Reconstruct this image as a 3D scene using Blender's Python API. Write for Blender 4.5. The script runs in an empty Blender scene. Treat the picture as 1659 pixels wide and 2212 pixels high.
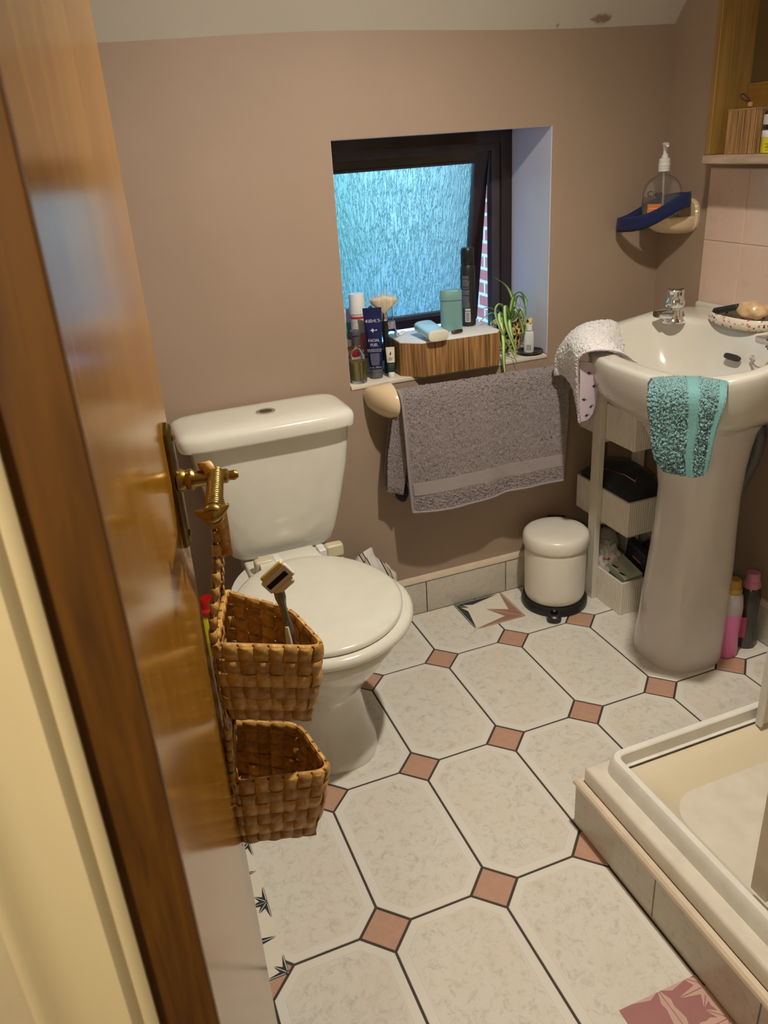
import bpy, bmesh, math, random
from mathutils import Vector, Matrix, noise as mnoise
random.seed(7)
PI = math.pi
SC = bpy.context.scene
COL = SC.collection

# ------------------------------------------------------------------ camera
cd = bpy.data.cameras.new('camera'); cam = bpy.data.objects.new('camera', cd); COL.objects.link(cam)
CP = Vector((-0.57779, -1.88814, 1.45702))
RT = Vector((0.9303476, -0.36139685, -0.06201342)); UP = Vector((0.20431871, 0.370502, 0.90608065)); FW = Vector((0.30447859, 0.85564045, -0.41853578))
m = Matrix(((RT.x, UP.x, -FW.x, CP.x), (RT.y, UP.y, -FW.y, CP.y), (RT.z, UP.z, -FW.z, CP.z), (0, 0, 0, 1)))
cam.matrix_world = m
cd.sensor_fit = 'HORIZONTAL'; cd.sensor_width = 7.3; cd.lens = 1733.36/1659*7.3
cd.clip_start = 0.01; cd.clip_end = 200
cd.dof.use_dof = True; cd.dof.focus_distance = 1.6; cd.dof.aperture_fstop = 4.0
SC.camera = cam
SC.view_settings.view_transform = 'Standard'; SC.view_settings.look = 'None'
SC.view_settings.gamma = 1; SC.view_settings.exposure = 0.0; SC.view_settings.use_curve_mapping = False

# ------------------------------------------------------------------ world and light
w = bpy.data.worlds.new('world'); SC.world = w; w.use_nodes = True
nt = w.node_tree; bg = nt.nodes['Background']
tc = nt.nodes.new('ShaderNodeTexCoord'); sp = nt.nodes.new('ShaderNodeSeparateXYZ'); rp = nt.nodes.new('ShaderNodeValToRGB')
nt.links.new(tc.outputs['Generated'], sp.inputs[0]); nt.links.new(sp.outputs['Z'], rp.inputs[0]); nt.links.new(rp.outputs[0], bg.inputs[0])
rp.color_ramp.elements[0].position = 0.0; rp.color_ramp.elements[0].color = (0.42, 0.64, 1.0, 1)
rp.color_ramp.elements[1].position = 0.6; rp.color_ramp.elements[1].color = (0.27, 0.47, 1.0, 1)
bg.inputs[1].default_value = 7.5
WARM = (1.0, 0.91, 0.775)
def point(name, loc, power, rad, color):
    l = bpy.data.lights.new(name, 'POINT'); l.energy = power; l.shadow_soft_size = rad; l.color = color
    o = bpy.data.objects.new(name, l); COL.objects.link(o); o.location = loc; return o
def spot(name, loc, aim, power, rad, color, ang, blend):
    l = bpy.data.lights.new(name, 'SPOT'); l.energy = power; l.shadow_soft_size = rad; l.color = color; l.spot_size = math.radians(ang); l.spot_blend = blend
    o = bpy.data.objects.new(name, l); COL.objects.link(o); o.location = loc
    o.rotation_euler = (Vector(aim)-Vector(loc)).to_track_quat('-Z', 'Y').to_euler(); return o
spot('ceiling_spot_light', (0.30, -0.80, 2.12), (-0.16, -0.35, 0.0), 93, 0.028, WARM, 145, 1.0)
point('ceiling_bulb_glow', (0.30, -0.80, 2.11), 7, 0.03, WARM)
point('hall_bulb_light', (-1.00, -2.25, 1.60), 21, 0.06, (1.0, 0.83, 0.56))

# ------------------------------------------------------------------ materials
MATS = {}
def nodes(name):
    m = bpy.data.materials.new(name); m.use_nodes = True
    return m, m.node_tree, m.node_tree.nodes['Principled BSDF']
def mat(name, col, rough=0.5, metal=0.0, var=0.06, scale=20, bump=0.0, bscale=60, coat=0.0, trans=0.0, ior=1.5, sheen=0.0, stretch=None, col2=None, spec=None, sss=0.0):
    if name in MATS: return MATS[name]
    m, t, b = nodes(name)
    c = t.nodes.new('ShaderNodeTexCoord'); mp = t.nodes.new('ShaderNodeMapping'); t.links.new(c.outputs['Object'], mp.inputs[0])
    if stretch: mp.inputs['Scale'].default_value = stretch
    n = t.nodes.new('ShaderNodeTexNoise'); n.inputs['Scale'].default_value = scale; n.inputs['Detail'].default_value = 4
    t.links.new(mp.outputs[0], n.inputs[0])
    r = t.nodes.new('ShaderNodeValToRGB'); t.links.new(n.outputs[0], r.inputs[0])
    r.color_ramp.elements[0].position = 0.3; r.color_ramp.elements[1].position = 0.7
    if col2 is None:
        r.color_ramp.elements[0].color = tuple(min(1, x*(1-var)) for x in col)+(1,)
        r.color_ramp.elements[1].color = tuple(min(1, x*(1+var)) for x in col)+(1,)
    else:
        r.color_ramp.elements[0].color = tuple(col)+(1,); r.color_ramp.elements[1].color = tuple(col2)+(1,)
    t.links.new(r.outputs[0], b.inputs['Base Color'])
    b.inputs['Roughness'].default_value = rough; b.inputs['Metallic'].default_value = metal
    b.inputs['Coat Weight'].default_value = coat; b.inputs['Coat Roughness'].default_value = 0.08
    b.inputs['Transmission Weight'].default_value = trans; b.inputs['IOR'].default_value = ior
    b.inputs['Sheen Weight'].default_value = sheen
    if spec is not None: b.inputs['Specular IOR Level'].default_value = spec
    if sss: b.inputs['Subsurface Weight'].default_value = sss; b.inputs['Subsurface Scale'].default_value = 0.01
    if bump:
        n2 = t.nodes.new('ShaderNodeTexNoise'); n2.inputs['Scale'].default_value = bscale; n2.inputs['Detail'].default_value = 3
        t.links.new(mp.outputs[0], n2.inputs[0])
        bp = t.nodes.new('ShaderNodeBump'); bp.inputs['Strength'].default_value = 1; bp.inputs['Distance'].default_value = bump
        t.links.new(n2.outputs[0], bp.inputs['Height']); t.links.new(bp.outputs[0], b.inputs['Normal'])
    MATS[name] = m; return m

M_WALL = mat('wall_paint', (0.330, 0.242, 0.178), 0.62, var=0.04, scale=3, bump=0.0012, bscale=14)
M_CEIL = mat('ceiling_paint', (0.56, 0.53, 0.47), 0.8, var=0.03, scale=3, bump=0.001, bscale=12)
M_REV = mat('daylit_reveal_paint', (0.63, 0.63, 0.73), 0.5, var=0.04, scale=6, bump=0.0008, bscale=20)  # blue of the window daylight is mixed into the reveal colour
M_SILL = mat('sill_tile', (0.66, 0.60, 0.50), 0.25, var=0.08, scale=12)
M_CER = mat('ceramic_white', (0.69, 0.68, 0.61), 0.12, var=0.02, coat=0.3)
M_CERB = mat('ceramic_basin', (0.58, 0.56, 0.50), 0.13, var=0.02, coat=0.3)
M_SEAT = mat('seat_plastic', (0.71, 0.70, 0.61), 0.16, var=0.02)
M_CREAMC = mat('ceramic_cream', (0.66, 0.52, 0.34), 0.15, var=0.06, scale=8, coat=0.3)
M_IVORY = mat('ivory_plastic', (0.60, 0.54, 0.36), 0.35)
M_CHROME = mat('chrome', (0.78, 0.78, 0.78), 0.08, 1.0, var=0.02)
M_BRASS = mat('aged_brass', (0.36, 0.24, 0.07), 0.3, 1.0, var=0.25, scale=30, bump=0.0004, bscale=120)
M_BRASSD = mat('dark_bronze', (0.15, 0.10, 0.035), 0.35, 1.0, var=0.3, scale=40)
M_GROUT = mat('dark_grout', (0.055, 0.042, 0.034), 0.8)
M_WGROUT = mat('pale_grout', (0.60, 0.48, 0.40), 0.8)
M_INSET = mat('pink_inset', (0.50, 0.30, 0.215), 0.28, var=0.05, scale=60)
M_BEAD = mat('cream_trim', (0.68, 0.57, 0.44), 0.3)
M_WHITE = mat('white_enamel', (0.72, 0.69, 0.61), 0.3, var=0.03)
M_BLACK = mat('black_plastic', (0.012, 0.012, 0.013), 0.35)
M_PWHITE = mat('white_plastic', (0.75, 0.75, 0.74), 0.3)
M_DARKW = mat('dark_varnish', (0.022, 0.010, 0.009), 0.22, var=0.2, scale=14, stretch=(1, 1, 1), coat=0.3)
M_GREYW = mat('dark_rebate', (0.05, 0.04, 0.05), 0.35, var=0.2)
M_UNIT = mat('shelf_paint', (0.62, 0.58, 0.50), 0.5, var=0.04)
M_PED = mat('ceramic_pedestal', (0.60, 0.57, 0.54), 0.16, var=0.02, coat=0.3)

def wood(name, c1, c2, scale=4, stretch=(8, 8, 0.6), rough=0.2, coat=0.0, dist=2.0):
    if name in MATS: return MATS[name]
    m, t, b = nodes(name)
    c = t.nodes.new('ShaderNodeTexCoord'); mp = t.nodes.new('ShaderNodeMapping'); mp.inputs['Scale'].default_value = stretch
    t.links.new(c.outputs['Object'], mp.inputs[0])
    n = t.nodes.new('ShaderNodeTexNoise'); n.inputs['Scale'].default_value = scale; n.inputs['Detail'].default_value = 6; n.inputs['Distortion'].default_value = dist
    t.links.new(mp.outputs[0], n.inputs[0])
    r = t.nodes.new('ShaderNodeValToRGB'); r.color_ramp.elements[0].position = 0.32; r.color_ramp.elements[1].position = 0.68
    r.color_ramp.elements[0].color = tuple(c1)+(1,); r.color_ramp.elements[1].color = tuple(c2)+(1,)
    t.links.new(n.outputs[0], r.inputs[0]); t.links.new(r.outputs[0], b.inputs['Base Color'])
    b.inputs['Roughness'].default_value = rough; b.inputs['Coat Weight'].default_value = coat
    b.inputs['Coat Roughness'].default_value = 0.15
    MATS[name] = m; return m
M_DOOR = wood('door_varnish', (0.26, 0.108, 0.009), (0.36, 0.172, 0.018), 3, (10, 10, 0.5), 0.17, 0.3)
M_JAMB = wood('jamb_varnish', (0.085, 0.030, 0.002), (0.165, 0.066, 0.004), 4, (16, 16, 1.0), 0.55)
M_PINE = wood('shaded_pine_varnish', (0.20, 0.11, 0.025), (0.32, 0.19, 0.05), 3, (9, 9, 0.6), 0.3, 0.2)  # wood tone darkened to carry the shade inside the cabinet
M_SPLINT = wood('woven_splint', (0.42, 0.21, 0.045), (0.66, 0.39, 0.11), 6, (9, 9, 9), 0.45)
M_SPLINT2 = wood('woven_splint_dark', (0.30, 0.145, 0.03), (0.50, 0.27, 0.07), 6, (9, 9, 9), 0.5)

def marble(name, c1, c2, c3, rough=0.3):
    m, t, b = nodes(name)
    c = t.nodes.new('ShaderNodeTexCoord')
    n = t.nodes.new('ShaderNodeTexNoise'); n.inputs['Scale'].default_value = 42; n.inputs['Detail'].default_value = 9; n.inputs['Roughness'].default_value = 0.82; n.inputs['Distortion'].default_value = 0.5
    n2 = t.nodes.new('ShaderNodeTexNoise'); n2.inputs['Scale'].default_value = 7; n2.inputs['Detail'].default_value = 3
    t.links.new(c.outputs['Object'], n.inputs[0]); t.links.new(c.outputs['Object'], n2.inputs[0])
    r = t.nodes.new('ShaderNodeValToRGB'); e = r.color_ramp.elements
    e[0].position = 0.33; e[0].color = tuple(c2)+(1,); e[1].position = 0.5; e[1].color = tuple(c1)+(1,)
    t.links.new(n.outputs[0], r.inputs[0])
    r2 = t.nodes.new('ShaderNodeValToRGB'); r2.color_ramp.elements[0].position = 0.5; r2.color_ramp.elements[1].position = 0.72
    t.links.new(n2.outputs[0], r2.inputs[0])
    mx = t.nodes.new('ShaderNodeMix'); mx.data_type = 'RGBA'
    ma = t.nodes.new('ShaderNodeMath'); ma.operation = 'MULTIPLY'; ma.inputs[1].default_value = 0.55
    t.links.new(r2.outputs[0], ma.inputs[0]); t.links.new(ma.outputs[0], mx.inputs['Factor'])
    t.links.new(r.outputs[0], mx.inputs['A']); mx.inputs['B'].default_value = tuple(c3)+(1,)
    t.links.new(mx.outputs['Result'], b.inputs['Base Color']); b.inputs['Roughness'].default_value = rough
    MATS[name] = m; return m
M_TILE = marble('marbled_tile', (0.70, 0.68, 0.615), (0.48, 0.46, 0.40), (0.71, 0.63, 0.52), 0.24)
M_TILEB = mat('tile_border', (0.73, 0.71, 0.65), 0.24, var=0.02, scale=5)
M_TILEL = mat('tile_bevel_line', (0.58, 0.545, 0.49), 0.3, var=0.02)
M_WTILE = marble('wall_tile_glaze', (0.66, 0.50, 0.40), (0.60, 0.45, 0.36), (0.62, 0.50, 0.42), 0.15)
M_SKIRT = marble('skirting_tile', (0.54, 0.50, 0.43), (0.40, 0.38, 0.32), (0.50, 0.46, 0.39), 0.25)

# ------------------------------------------------------------------ mesh helpers
def link(name, me, m=None, parent=None, smooth=True):
    o = bpy.data.objects.new(name, me); COL.objects.link(o)
    if m is not None:
        for x in (m if isinstance(m, (list, tuple)) else [m]): me.materials.append(x)
    if smooth:
        for p in me.polygons: p.use_smooth = True
    if parent is not None: o.parent = parent
    return o
def obj(name, bm, m, parent=None, smooth=True, auto=35):
    bmesh.ops.recalc_face_normals(bm, faces=bm.faces)
    me = bpy.data.meshes.new(name); bm.to_mesh(me); bm.free()
    o = link(name, me, m, parent, smooth)
    if smooth and auto: me.set_sharp_from_angle(angle=math.radians(auto))
    return o
def thing(name, label, cat, loc=(0, 0, 0), group=None):
    o = bpy.data.objects.new(name, None); COL.objects.link(o); o.empty_display_size = 0.05
    o.location = loc; o['label'] = label; o['category'] = cat
    if group: o['group'] = group
    return o
def tag(o, label, cat, group=None):
    o['label'] = label; o['category'] = cat
    if group: o['group'] = group
    return o
def struct(o): o['kind'] = 'structure'; return o
def rebase(t, base):
    """move an Empty to a thing's base while its parts stay where they were built"""
    b = Vector(base); t.location = b
    for c in t.children: c.location = c.location - b
    return t
def xf(bm, verts, M): bmesh.ops.transform(bm, matrix=M, verts=verts)
def box(bm, x0, x1, y0, y1, z0, z1, bev=0.0, seg=2, M=None, mi=0):
    r = bmesh.ops.create_cube(bm, size=1); vs = r['verts']
    for v in vs: v.co = Vector(((x0+x1)/2+v.co.x*(x1-x0), (y0+y1)/2+v.co.y*(y1-y0), (z0+z1)/2+v.co.z*(z1-z0)))
    fs = list({f for v in vs for f in v.link_faces})
    for f in fs: f.material_index = mi
    if bev:
        es = list({e for v in vs for e in v.link_edges})
        g = bmesh.ops.bevel(bm, geom=es, offset=bev, segments=seg, profile=0.5, affect='EDGES')
        vs = list({v for f in g['faces'] for v in f.verts} | {v for v in vs if v.is_valid})
    if M is not None: xf(bm, [v for v in vs if v.is_valid], M)
    return vs
def wn(o):
    w_ = o.modifiers.new('flat_faces', 'WEIGHTED_NORMAL'); w_.keep_sharp = True; w_.weight = 100
    return o
def bx(name, a, m, parent=None, bev=0.0, seg=2, M=None):
    bm = bmesh.new(); box(bm, *a, bev=bev, seg=seg, M=M); return wn(obj(name, bm, m, parent, auto=60))
def loft(bm, rings, cap0=True, cap1=True, closed=True, mi=0):
    R = [[bm.verts.new(p) for p in r] for r in rings]
    n = len(R[0])
    for a, b in zip(R, R[1:]):
        for i in range(n if closed else n-1):
            j = (i+1) % n
            f = bm.faces.new((a[i], a[j], b[j], b[i])); f.material_index = mi
    if cap0: bm.faces.new(R[0][::-1]).material_index = mi
    if cap1: bm.faces.new(R[-1]).material_index = mi
    return R
def circ(cx, cy, z, rx, ry=None, n=32, e=2.0, rot=0.0):
    ry = rx if ry is None else ry; out = []
    for k in range(n):
        a = 2*PI*k/n; c, s = math.cos(a), math.sin(a)
        x = rx*math.copysign(abs(c)**(2/e), c); y = ry*math.copysign(abs(s)**(2/e), s)
        out.append(Vector((cx+x*math.cos(rot)-y*math.sin(rot), cy+x*math.sin(rot)+y*math.cos(rot), z)))
    return out
def lathe(bm, prof, c=(0, 0, 0), n=32, sx=1, sy=1, e=2.0, rot=0.0, M=None, cap0=True, cap1=True):
    rings = [circ(c[0], c[1], c[2]+z, max(r, 1e-4)*sx, max(r, 1e-4)*sy, n, e, rot) for r, z in prof]
    if M is not None: rings = [[M @ p for p in r] for r in rings]
    return loft(bm, rings, cap0, cap1)
def lt(name, prof, c, m, parent=None, **k):
    bm = bmesh.new(); lathe(bm, prof, c, **k); return obj(name, bm, m, parent)
def frame_at(path, i):
    a = path[max(i-1, 0)]; b = path[min(i+1, len(path)-1)]; t = (b-a).normalized()
    u = Vector((0, 0, 1)).cross(t)
    if u.length < 1e-3: u = Vector((1, 0, 0)).cross(t)
    u.normalize(); return t, u, t.cross(u)
def tube(bm, path, r, n=10, cap=True):
    path = [Vector(p) for p in path]; rings = []; pu = None
    for i, p in enumerate(path):
        t, u, v = frame_at(path, i)
        if pu is not None:
            u = (pu-t*pu.dot(t)); u = u.normalized() if u.length > 1e-5 else pu; v = t.cross(u)
        pu = u; rr = r[i] if isinstance(r, (list, tuple)) else r
        rings.append([p+u*math.cos(2*PI*k/n)*rr+v*math.sin(2*PI*k/n)*rr for k in range(n)])
    loft(bm, rings, cap, cap)
def tb(name, path, r, m, parent=None, n=10):
    bm = bmesh.new(); tube(bm, path, r, n); return obj(name, bm, m, parent)
def spline(pts, n=8):
    pts = [Vector(p) for p in pts]; out = []
    P = [pts[0]*2-pts[1]]+pts+[pts[-1]*2-pts[-2]]
    for i in range(1, len(P)-2):
        for k in range(n):
            t = k/n; a, b, c, d = P[i-1:i+3]
            out.append(0.5*((2*b)+(c-a)*t+(2*a-5*b+4*c-d)*t*t+(3*b-a-3*c+d)*t**3))
    out.append(pts[-1]); return out
def prism(bm, pts, z0, z1, bev=0.0, mi=0):
    """pts: xy outline, extruded z0..z1"""
    a = [bm.verts.new((x, y, z0)) for x, y in pts]; b = [bm.verts.new((x, y, z1)) for x, y in pts]; n = len(pts); fs = []
    for i in range(n): fs.append(bm.faces.new((a[i], a[(i+1) % n], b[(i+1) % n], b[i])))
    fs.append(bm.faces.new(a[::-1])); top = bm.faces.new(b); fs.append(top)
    for f in fs: f.material_index = mi
    if bev:
        bmesh.ops.bevel(bm, geom=list(top.edges), offset=bev, segments=2, profile=0.5, affect='EDGES')
def catgrid(G, nu, nv):
    """bicubic interpolation of a grid of control points -> dense grid"""
    rows = []
    for r in G:
        s = spline(r, 12); rows.append(s)
    cols = list(zip(*rows)); dense = [spline(c, 12) for c in cols]   # dense[u][v]
    U, V = len(dense)-1, len(dense[0])-1; out = []
    U, V = V, U; dense = [list(r) for r in zip(*dense)]
    for i in range(nu+1):
        fu = i/nu*U; a = min(int(fu), U-1); ta = fu-a; line = []
        for j in range(nv+1):
            fv = j/nv*V; b = min(int(fv), V-1); tb_ = fv-b
            p = dense[a][b].lerp(dense[a+1][b], ta).lerp(dense[a][b+1].lerp(dense[a+1][b+1], ta), tb_)
            line.append(p)
        out.append(line)
    return out
def cloth(name, D, m, parent=None, fuzz=0.0015, mask=None, thick=0.004, wave=0.0, flip=False, clump=260):
    nu, nv = len(D)-1, len(D[0])-1; bm = bmesh.new(); N = [[None]*(nv+1) for _ in range(nu+1)]
    for i in range(nu+1):
        for j in range(nv+1):
            du = D[min(i+1, nu)][j]-D[max(i-1, 0)][j]; dv = D[i][min(j+1, nv)]-D[i][max(j-1, 0)]
            n = du.cross(dv); n = n.normalized() if n.length > 1e-9 else Vector((0, 0, 1))
            if flip: n = -n
            f = fuzz*(mask(i/nu, j/nv) if mask else 1.0)
            p = D[i][j]; d = (mnoise.noise(p*clump)*0.9+random.uniform(-0.5, 0.5))*f
            q = p+n*(d+wave*mnoise.noise(p*9))
            q += Vector((random.uniform(-1, 1), random.uniform(-1, 1), random.uniform(-1, 1)))*f*0.35
            N[i][j] = bm.verts.new(q)
    for i in range(nu):
        for j in range(nv):
            bm.faces.new((N[i][j], N[i+1][j], N[i+1][j+1], N[i][j+1]))
    me = bpy.data.meshes.new(name); bm.to_mesh(me); bm.free()
    o = link(name, me, m, parent)
    s = o.modifiers.new('thick', 'SOLIDIFY'); s.thickness = thick; s.offset = 0
    return o
def text(name, s, size, m, M, parent=None, ext=0.0002, align='CENTER', sx=1.0):
    cu = bpy.data.curves.new(name, 'FONT'); cu.body = s; cu.size = size; cu.extrude = ext; cu.align_x = align; cu.align_y = 'CENTER'
    o = bpy.data.objects.new('tmp', cu); COL.objects.link(o)
    dg = bpy.context.evaluated_depsgraph_get(); me = bpy.data.meshes.new_from_object(o.evaluated_get(dg))
    COL.objects.unlink(o); bpy.data.objects.remove(o)
    me.transform(M @ Matrix.Diagonal((sx, 1, 1, 1)))
    return link(name, me, m, parent, smooth=False)
def face_M(loc, right, up=(0, 0, 1)):
    r = Vector(right).normalized(); u = Vector(up); u = (u-r*u.dot(r)).normalized(); n = r.cross(u)
    return Matrix(((r.x, u.x, n.x, loc[0]), (r.y, u.y, n.y, loc[1]), (r.z, u.z, n.z, loc[2]), (0, 0, 0, 1)))

WY = 0.272; RX = 1.165; LX = -0.665; FY = -1.50
TA, TB = 0.25, 0.4015
# ------------------------------------------------------------------ floor
def build_floor():
    bm = bmesh.new(); g = 0.0027; h = 0.0555
    def octagon(x0, x1, y0, y1, d, off):
        # corners cut by the diamonds; off = distance kept from the outline
        a = h+off*0.414+g*0.6; o = off+g
        return [(x0+a+0, y0+o), (x1-a, y0+o), (x1-o, y0+a), (x1-o, y1-a), (x1-a, y1-o), (x0+a, y1-o), (x0+o, y1-a), (x0+o, y0+a)]
    for i in range(-4, 6):
        for j in range(-2, 5):
            x0, x1, y1, y0 = i*TA, (i+1)*TA, -j*TB, -(j+1)*TB
            loops = []
            for off, z in ((0, -0.004), (0, -0.0008), (0.001, 0.0), (0.019, 0.0), (0.0205, 0.0), (0.022, 0.0)):
                loops.append([bm.verts.new((x, y, z)) for x, y in octagon(x0, x1, y0, y1, 0, off)])
            for k, (a, b) in enumerate(zip(loops, loops[1:])):
                for q in range(8):
                    f = bm.faces.new((a[q], a[(q+1) % 8], b[(q+1) % 8], b[q])); f.material_index = (2, 2, 2, 3, 2)[k]
            bm.faces.new(loops[-1]).material_index = 1
    for i in range(-4, 7):
        for j in range(-2, 6):
            cx, cy = i*TA, -j*TB; s = h-g*1.4
            loops = [[bm.verts.new((cx+dx*q, cy+dy*q, z)) for dx, dy in ((1, 0), (0, 1), (-1, 0), (0, -1))] for q, z in ((s, -0.004), (s, -0.0012), (s-0.0012, -0.0004))]
            for a, b in zip(loops, loops[1:]):
                for q in range(4): bm.faces.new((a[q], a[(q+1) % 4], b[(q+1) % 4], b[q])).material_index = 4
            bm.faces.new(loops[-1]).material_index = 4
    for co, no in (((LX, 0, 0), (-1, 0, 0)), ((RX, 0, 0), (1, 0, 0)), ((0, WY, 0), (0, 1, 0)), ((0, FY, 0), (0, -1, 0))):
        bmesh.ops.bisect_plane(bm, geom=bm.verts[:]+bm.edges[:]+bm.faces[:], plane_co=co, plane_no=no, clear_outer=True)
    box(bm, LX, RX, FY, WY, -0.05, -0.0022, mi=0)
    return struct(obj('floor', bm, [M_GROUT, M_TILE, M_TILEB, M_TILEL, M_INSET], smooth=False))
build_floor()
# ------------------------------------------------------------------ walls
WX0, WX1, WZ0, WZ1, WT = 0.114, 0.771, 0.819, 1.468, 0.545
def build_back():
    bm = bmesh.new(); T = 1.72
    for a in ((LX-0.1, WX0, WY, WT, -0.05, T), (WX1, RX+0.1, WY, WT, -0.05, T), (WX0, WX1, WY, WT, -0.05, WZ0-0.012), (WX0, WX1, WY, WT, WZ1, T)):
        box(bm, *a)
    bmesh.ops.remove_doubles(bm, verts=bm.verts, dist=1e-5)
    return struct(obj('wall_back', bm, M_WALL, smooth=False))
build_back()
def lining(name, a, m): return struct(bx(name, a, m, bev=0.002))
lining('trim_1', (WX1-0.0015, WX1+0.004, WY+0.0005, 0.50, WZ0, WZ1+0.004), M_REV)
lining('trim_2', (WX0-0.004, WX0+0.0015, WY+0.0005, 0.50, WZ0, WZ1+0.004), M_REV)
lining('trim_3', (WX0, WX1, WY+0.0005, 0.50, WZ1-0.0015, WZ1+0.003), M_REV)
def sill():
    bm = bmesh.new(); y0, y1 = WY-0.003, 0.50
    for a, b in ((WX0+0.002, 0.33), (0.331, 0.545), (0.546, WX1-0.002)):
        box(bm, a, b, y0, y1, WZ0-0.012, WZ0, bev=0.002)
    return struct(obj('trim_4', bm, M_SILL))
sill()
bm = bmesh.new(); box(bm, RX, RX+0.1, FY-0.2, WT, -0.05, 2.4); struct(obj('wall_right', bm, M_WALL, smooth=False))
bm = bmesh.new(); box(bm, LX-0.1, LX, FY, WT, -0.05, 2.4); struct(obj('wall_left', bm, M_WALL, smooth=False))
# ceiling: slope up from the back wall then flat
def build_ceiling():
    bm = bmesh.new(); x0, x1 = LX-0.1, RX+0.1; n = 24
    def z(x, k): return k+0.004*math.sin(x*5+1)-0.010*max(0, min(1, (x-0.05)*-1.2))+0.004
    prof = [(WY+0.09, 1.70-0.112, 0), (WY, 1.702, 0), (WY-0.49, 2.33, 0), (FY-0.2, 2.33, 0)]
    top = [(FY-0.2, 2.45), (WY-0.45, 2.45), (WY+0.15, 1.83)]
    rings = []
    for i in range(n+1):
        x = x0+(x1-x0)*i/n
        rings.append([Vector((x, y, z(x, k))) for y, k, _ in prof]+[Vector((x, y, k)) for y, k in top][0:3])
    loft(bm, rings)
    return struct(obj('ceiling', bm, M_CEIL, smooth=False))
build_ceiling()
# flaked patches of bare plaster on the slope
M_FLAKE = mat('bare_plaster', (0.30, 0.20, 0.14), 0.9, var=0.2, scale=90)
def flake(pts):
    bm = bmesh.new(); d = Vector((0, -0.49, 0.628)).normalized(); n = Vector((0, -0.628, -0.49)).normalized()
    vs = [bm.verts.new(Vector((x, WY, 1.7030+0.004*math.sin(x*5+1)))+d*s+n*0.0030) for x, s in pts]; bm.faces.new(vs)
    return bm
bmf = flake([(0.865, .028), (0.885, .033), (0.888, .040), (0.900, .037), (0.915, .040), (0.925, .033), (0.932, .038), (0.932, .026), (0.915, .018), (0.905, .022), (0.895, .018), (0.888, .024)])
struct(obj('trim_5', bmf, M_FLAKE, smooth=False))
bmf = flake([(0.768, .014), (0.774, .020), (0.777, .018), (0.773, .011)])
struct(obj('trim_6', bmf, M_FLAKE, smooth=False))
# front wall with the doorway, hall beyond
bm = bmesh.new()
box(bm, -2.2, -0.64, FY-0.027, FY, -0.05, 2.4); box(bm, 0.30, 1.6, FY-0.027, FY, -0.05, 2.4); box(bm, -0.64, 0.30, FY-0.027, FY, 2.12, 2.4)
struct(obj('wall_front', bm, mat('hall_paint', (0.62, 0.55, 0.42), 0.6), smooth=False))
bm = bmesh.new(); box(bm, -2.2, 1.6, -3.6, FY-0.0005, -0.06, -0.004); struct(obj('floor_hall', bm, mat('hall_carpet', (0.30, 0.24, 0.17), 0.95, var=0.2, scale=80), smooth=False))
bm = bmesh.new(); box(bm, -2.2, 1.6, -3.7, -3.6, -0.05, 2.4); box(bm, -2.3, -2.2, -3.7, FY, -0.05, 2.4); box(bm, 1.6, 1.7, -3.7, FY, -0.05, 2.4)
struct(obj('wall_hall', bm, MATS['hall_paint'], smooth=False))
bm = bmesh.new(); box(bm, -2.2, 1.6, -3.7, FY-0.0, 2.4, 2.45); struct(obj('ceiling_hall', bm, M_CEIL, smooth=False))
# door lining and architrave (left of the camera)
M_ARCH = mat('cream_gloss_paint', (0.80, 0.71, 0.49), 0.35, var=0.05, scale=10, stretch=(1, 1, 0.15))
struct(bx('trim_7', (-0.634, -0.5865, -1.528, FY+0.012, 0, 2.1), M_JAMB, bev=0.0015))
def architrave():
    bm = bmesh.new(); xs = [(-0.632, -1.5285), (-0.632, -1.536), (-0.636, -1.5385), (-0.640, -1.5375), (-0.6425, -1.541), (-0.646, -1.5435), (-0.650, -1.5425), (-0.668, -1.5385), (-0.684, -1.5395), (-0.688, -1.5435), (-0.694, -1.5435), (-0.697, -1.538), (-0.70, -1.5285)]
    xs = [(-0.632+(x+0.632)*0.95+0.012, y) for x, y in xs]
    loft(bm, [[Vector((x, y, z)) for x, y in xs] for z in (0, 2.14)])
    return struct(obj('trim_8', bm, M_ARCH, auto=50))
architrave()
# ------------------------------------------------------------------ skirting
def skirting(name, p0, p1, nrm, joints, h=0.118, tot=0.142):
    """tile course and a bead along p0->p1"""
    d = (Vector(p1)-Vector(p0)); L = d.length; d.normalize(); n = Vector(nrm)
    Mx = Matrix(((d.x, n.x, 0, p0[0]), (d.y, n.y, 0, p0[1]), (0, 0, 1, 0), (0, 0, 0, 1)))
    bm = bmesh.new(); cuts = [0]+[j for j in joints if 0 < j < L]+[L]
    box(bm, 0, L, 0, 0.005, 0, h, M=Mx, mi=1)
    for a, b in zip(cuts, cuts[1:]):
        box(bm, a+0.0017, b-0.0017, 0.0, 0.0085, 0.003, h, bev=0.0012, M=Mx, mi=0)
    prof = [(0, h+0.001), (0.008, h+0.001), (0.0125, h+0.006), (0.0125, h+0.014), (0.008, tot), (0, tot)]
    loft(bm, [[Mx @ Vector((s, y, z)) for y, z in prof] for s in (0, L)], mi=2)
    return struct(obj(name, bm, [M_SKIRT, M_GROUT, M_BEAD]))
skirting('baseboard_back', (LX, WY, 0), (RX, WY, 0), (0, -1, 0), [0.085+0.30*k for k in range(7)])
skirting('baseboard_right', (RX, WY-0.013, 0), (RX, -0.72, 0), (-1, 0, 0), [0.2+0.30*k for k in range(5)])
skirting('baseboard_left', (LX, WY-0.013, 0), (LX, FY, 0), (1, 0, 0), [0.2+0.30*k for k in range(7)])
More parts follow.
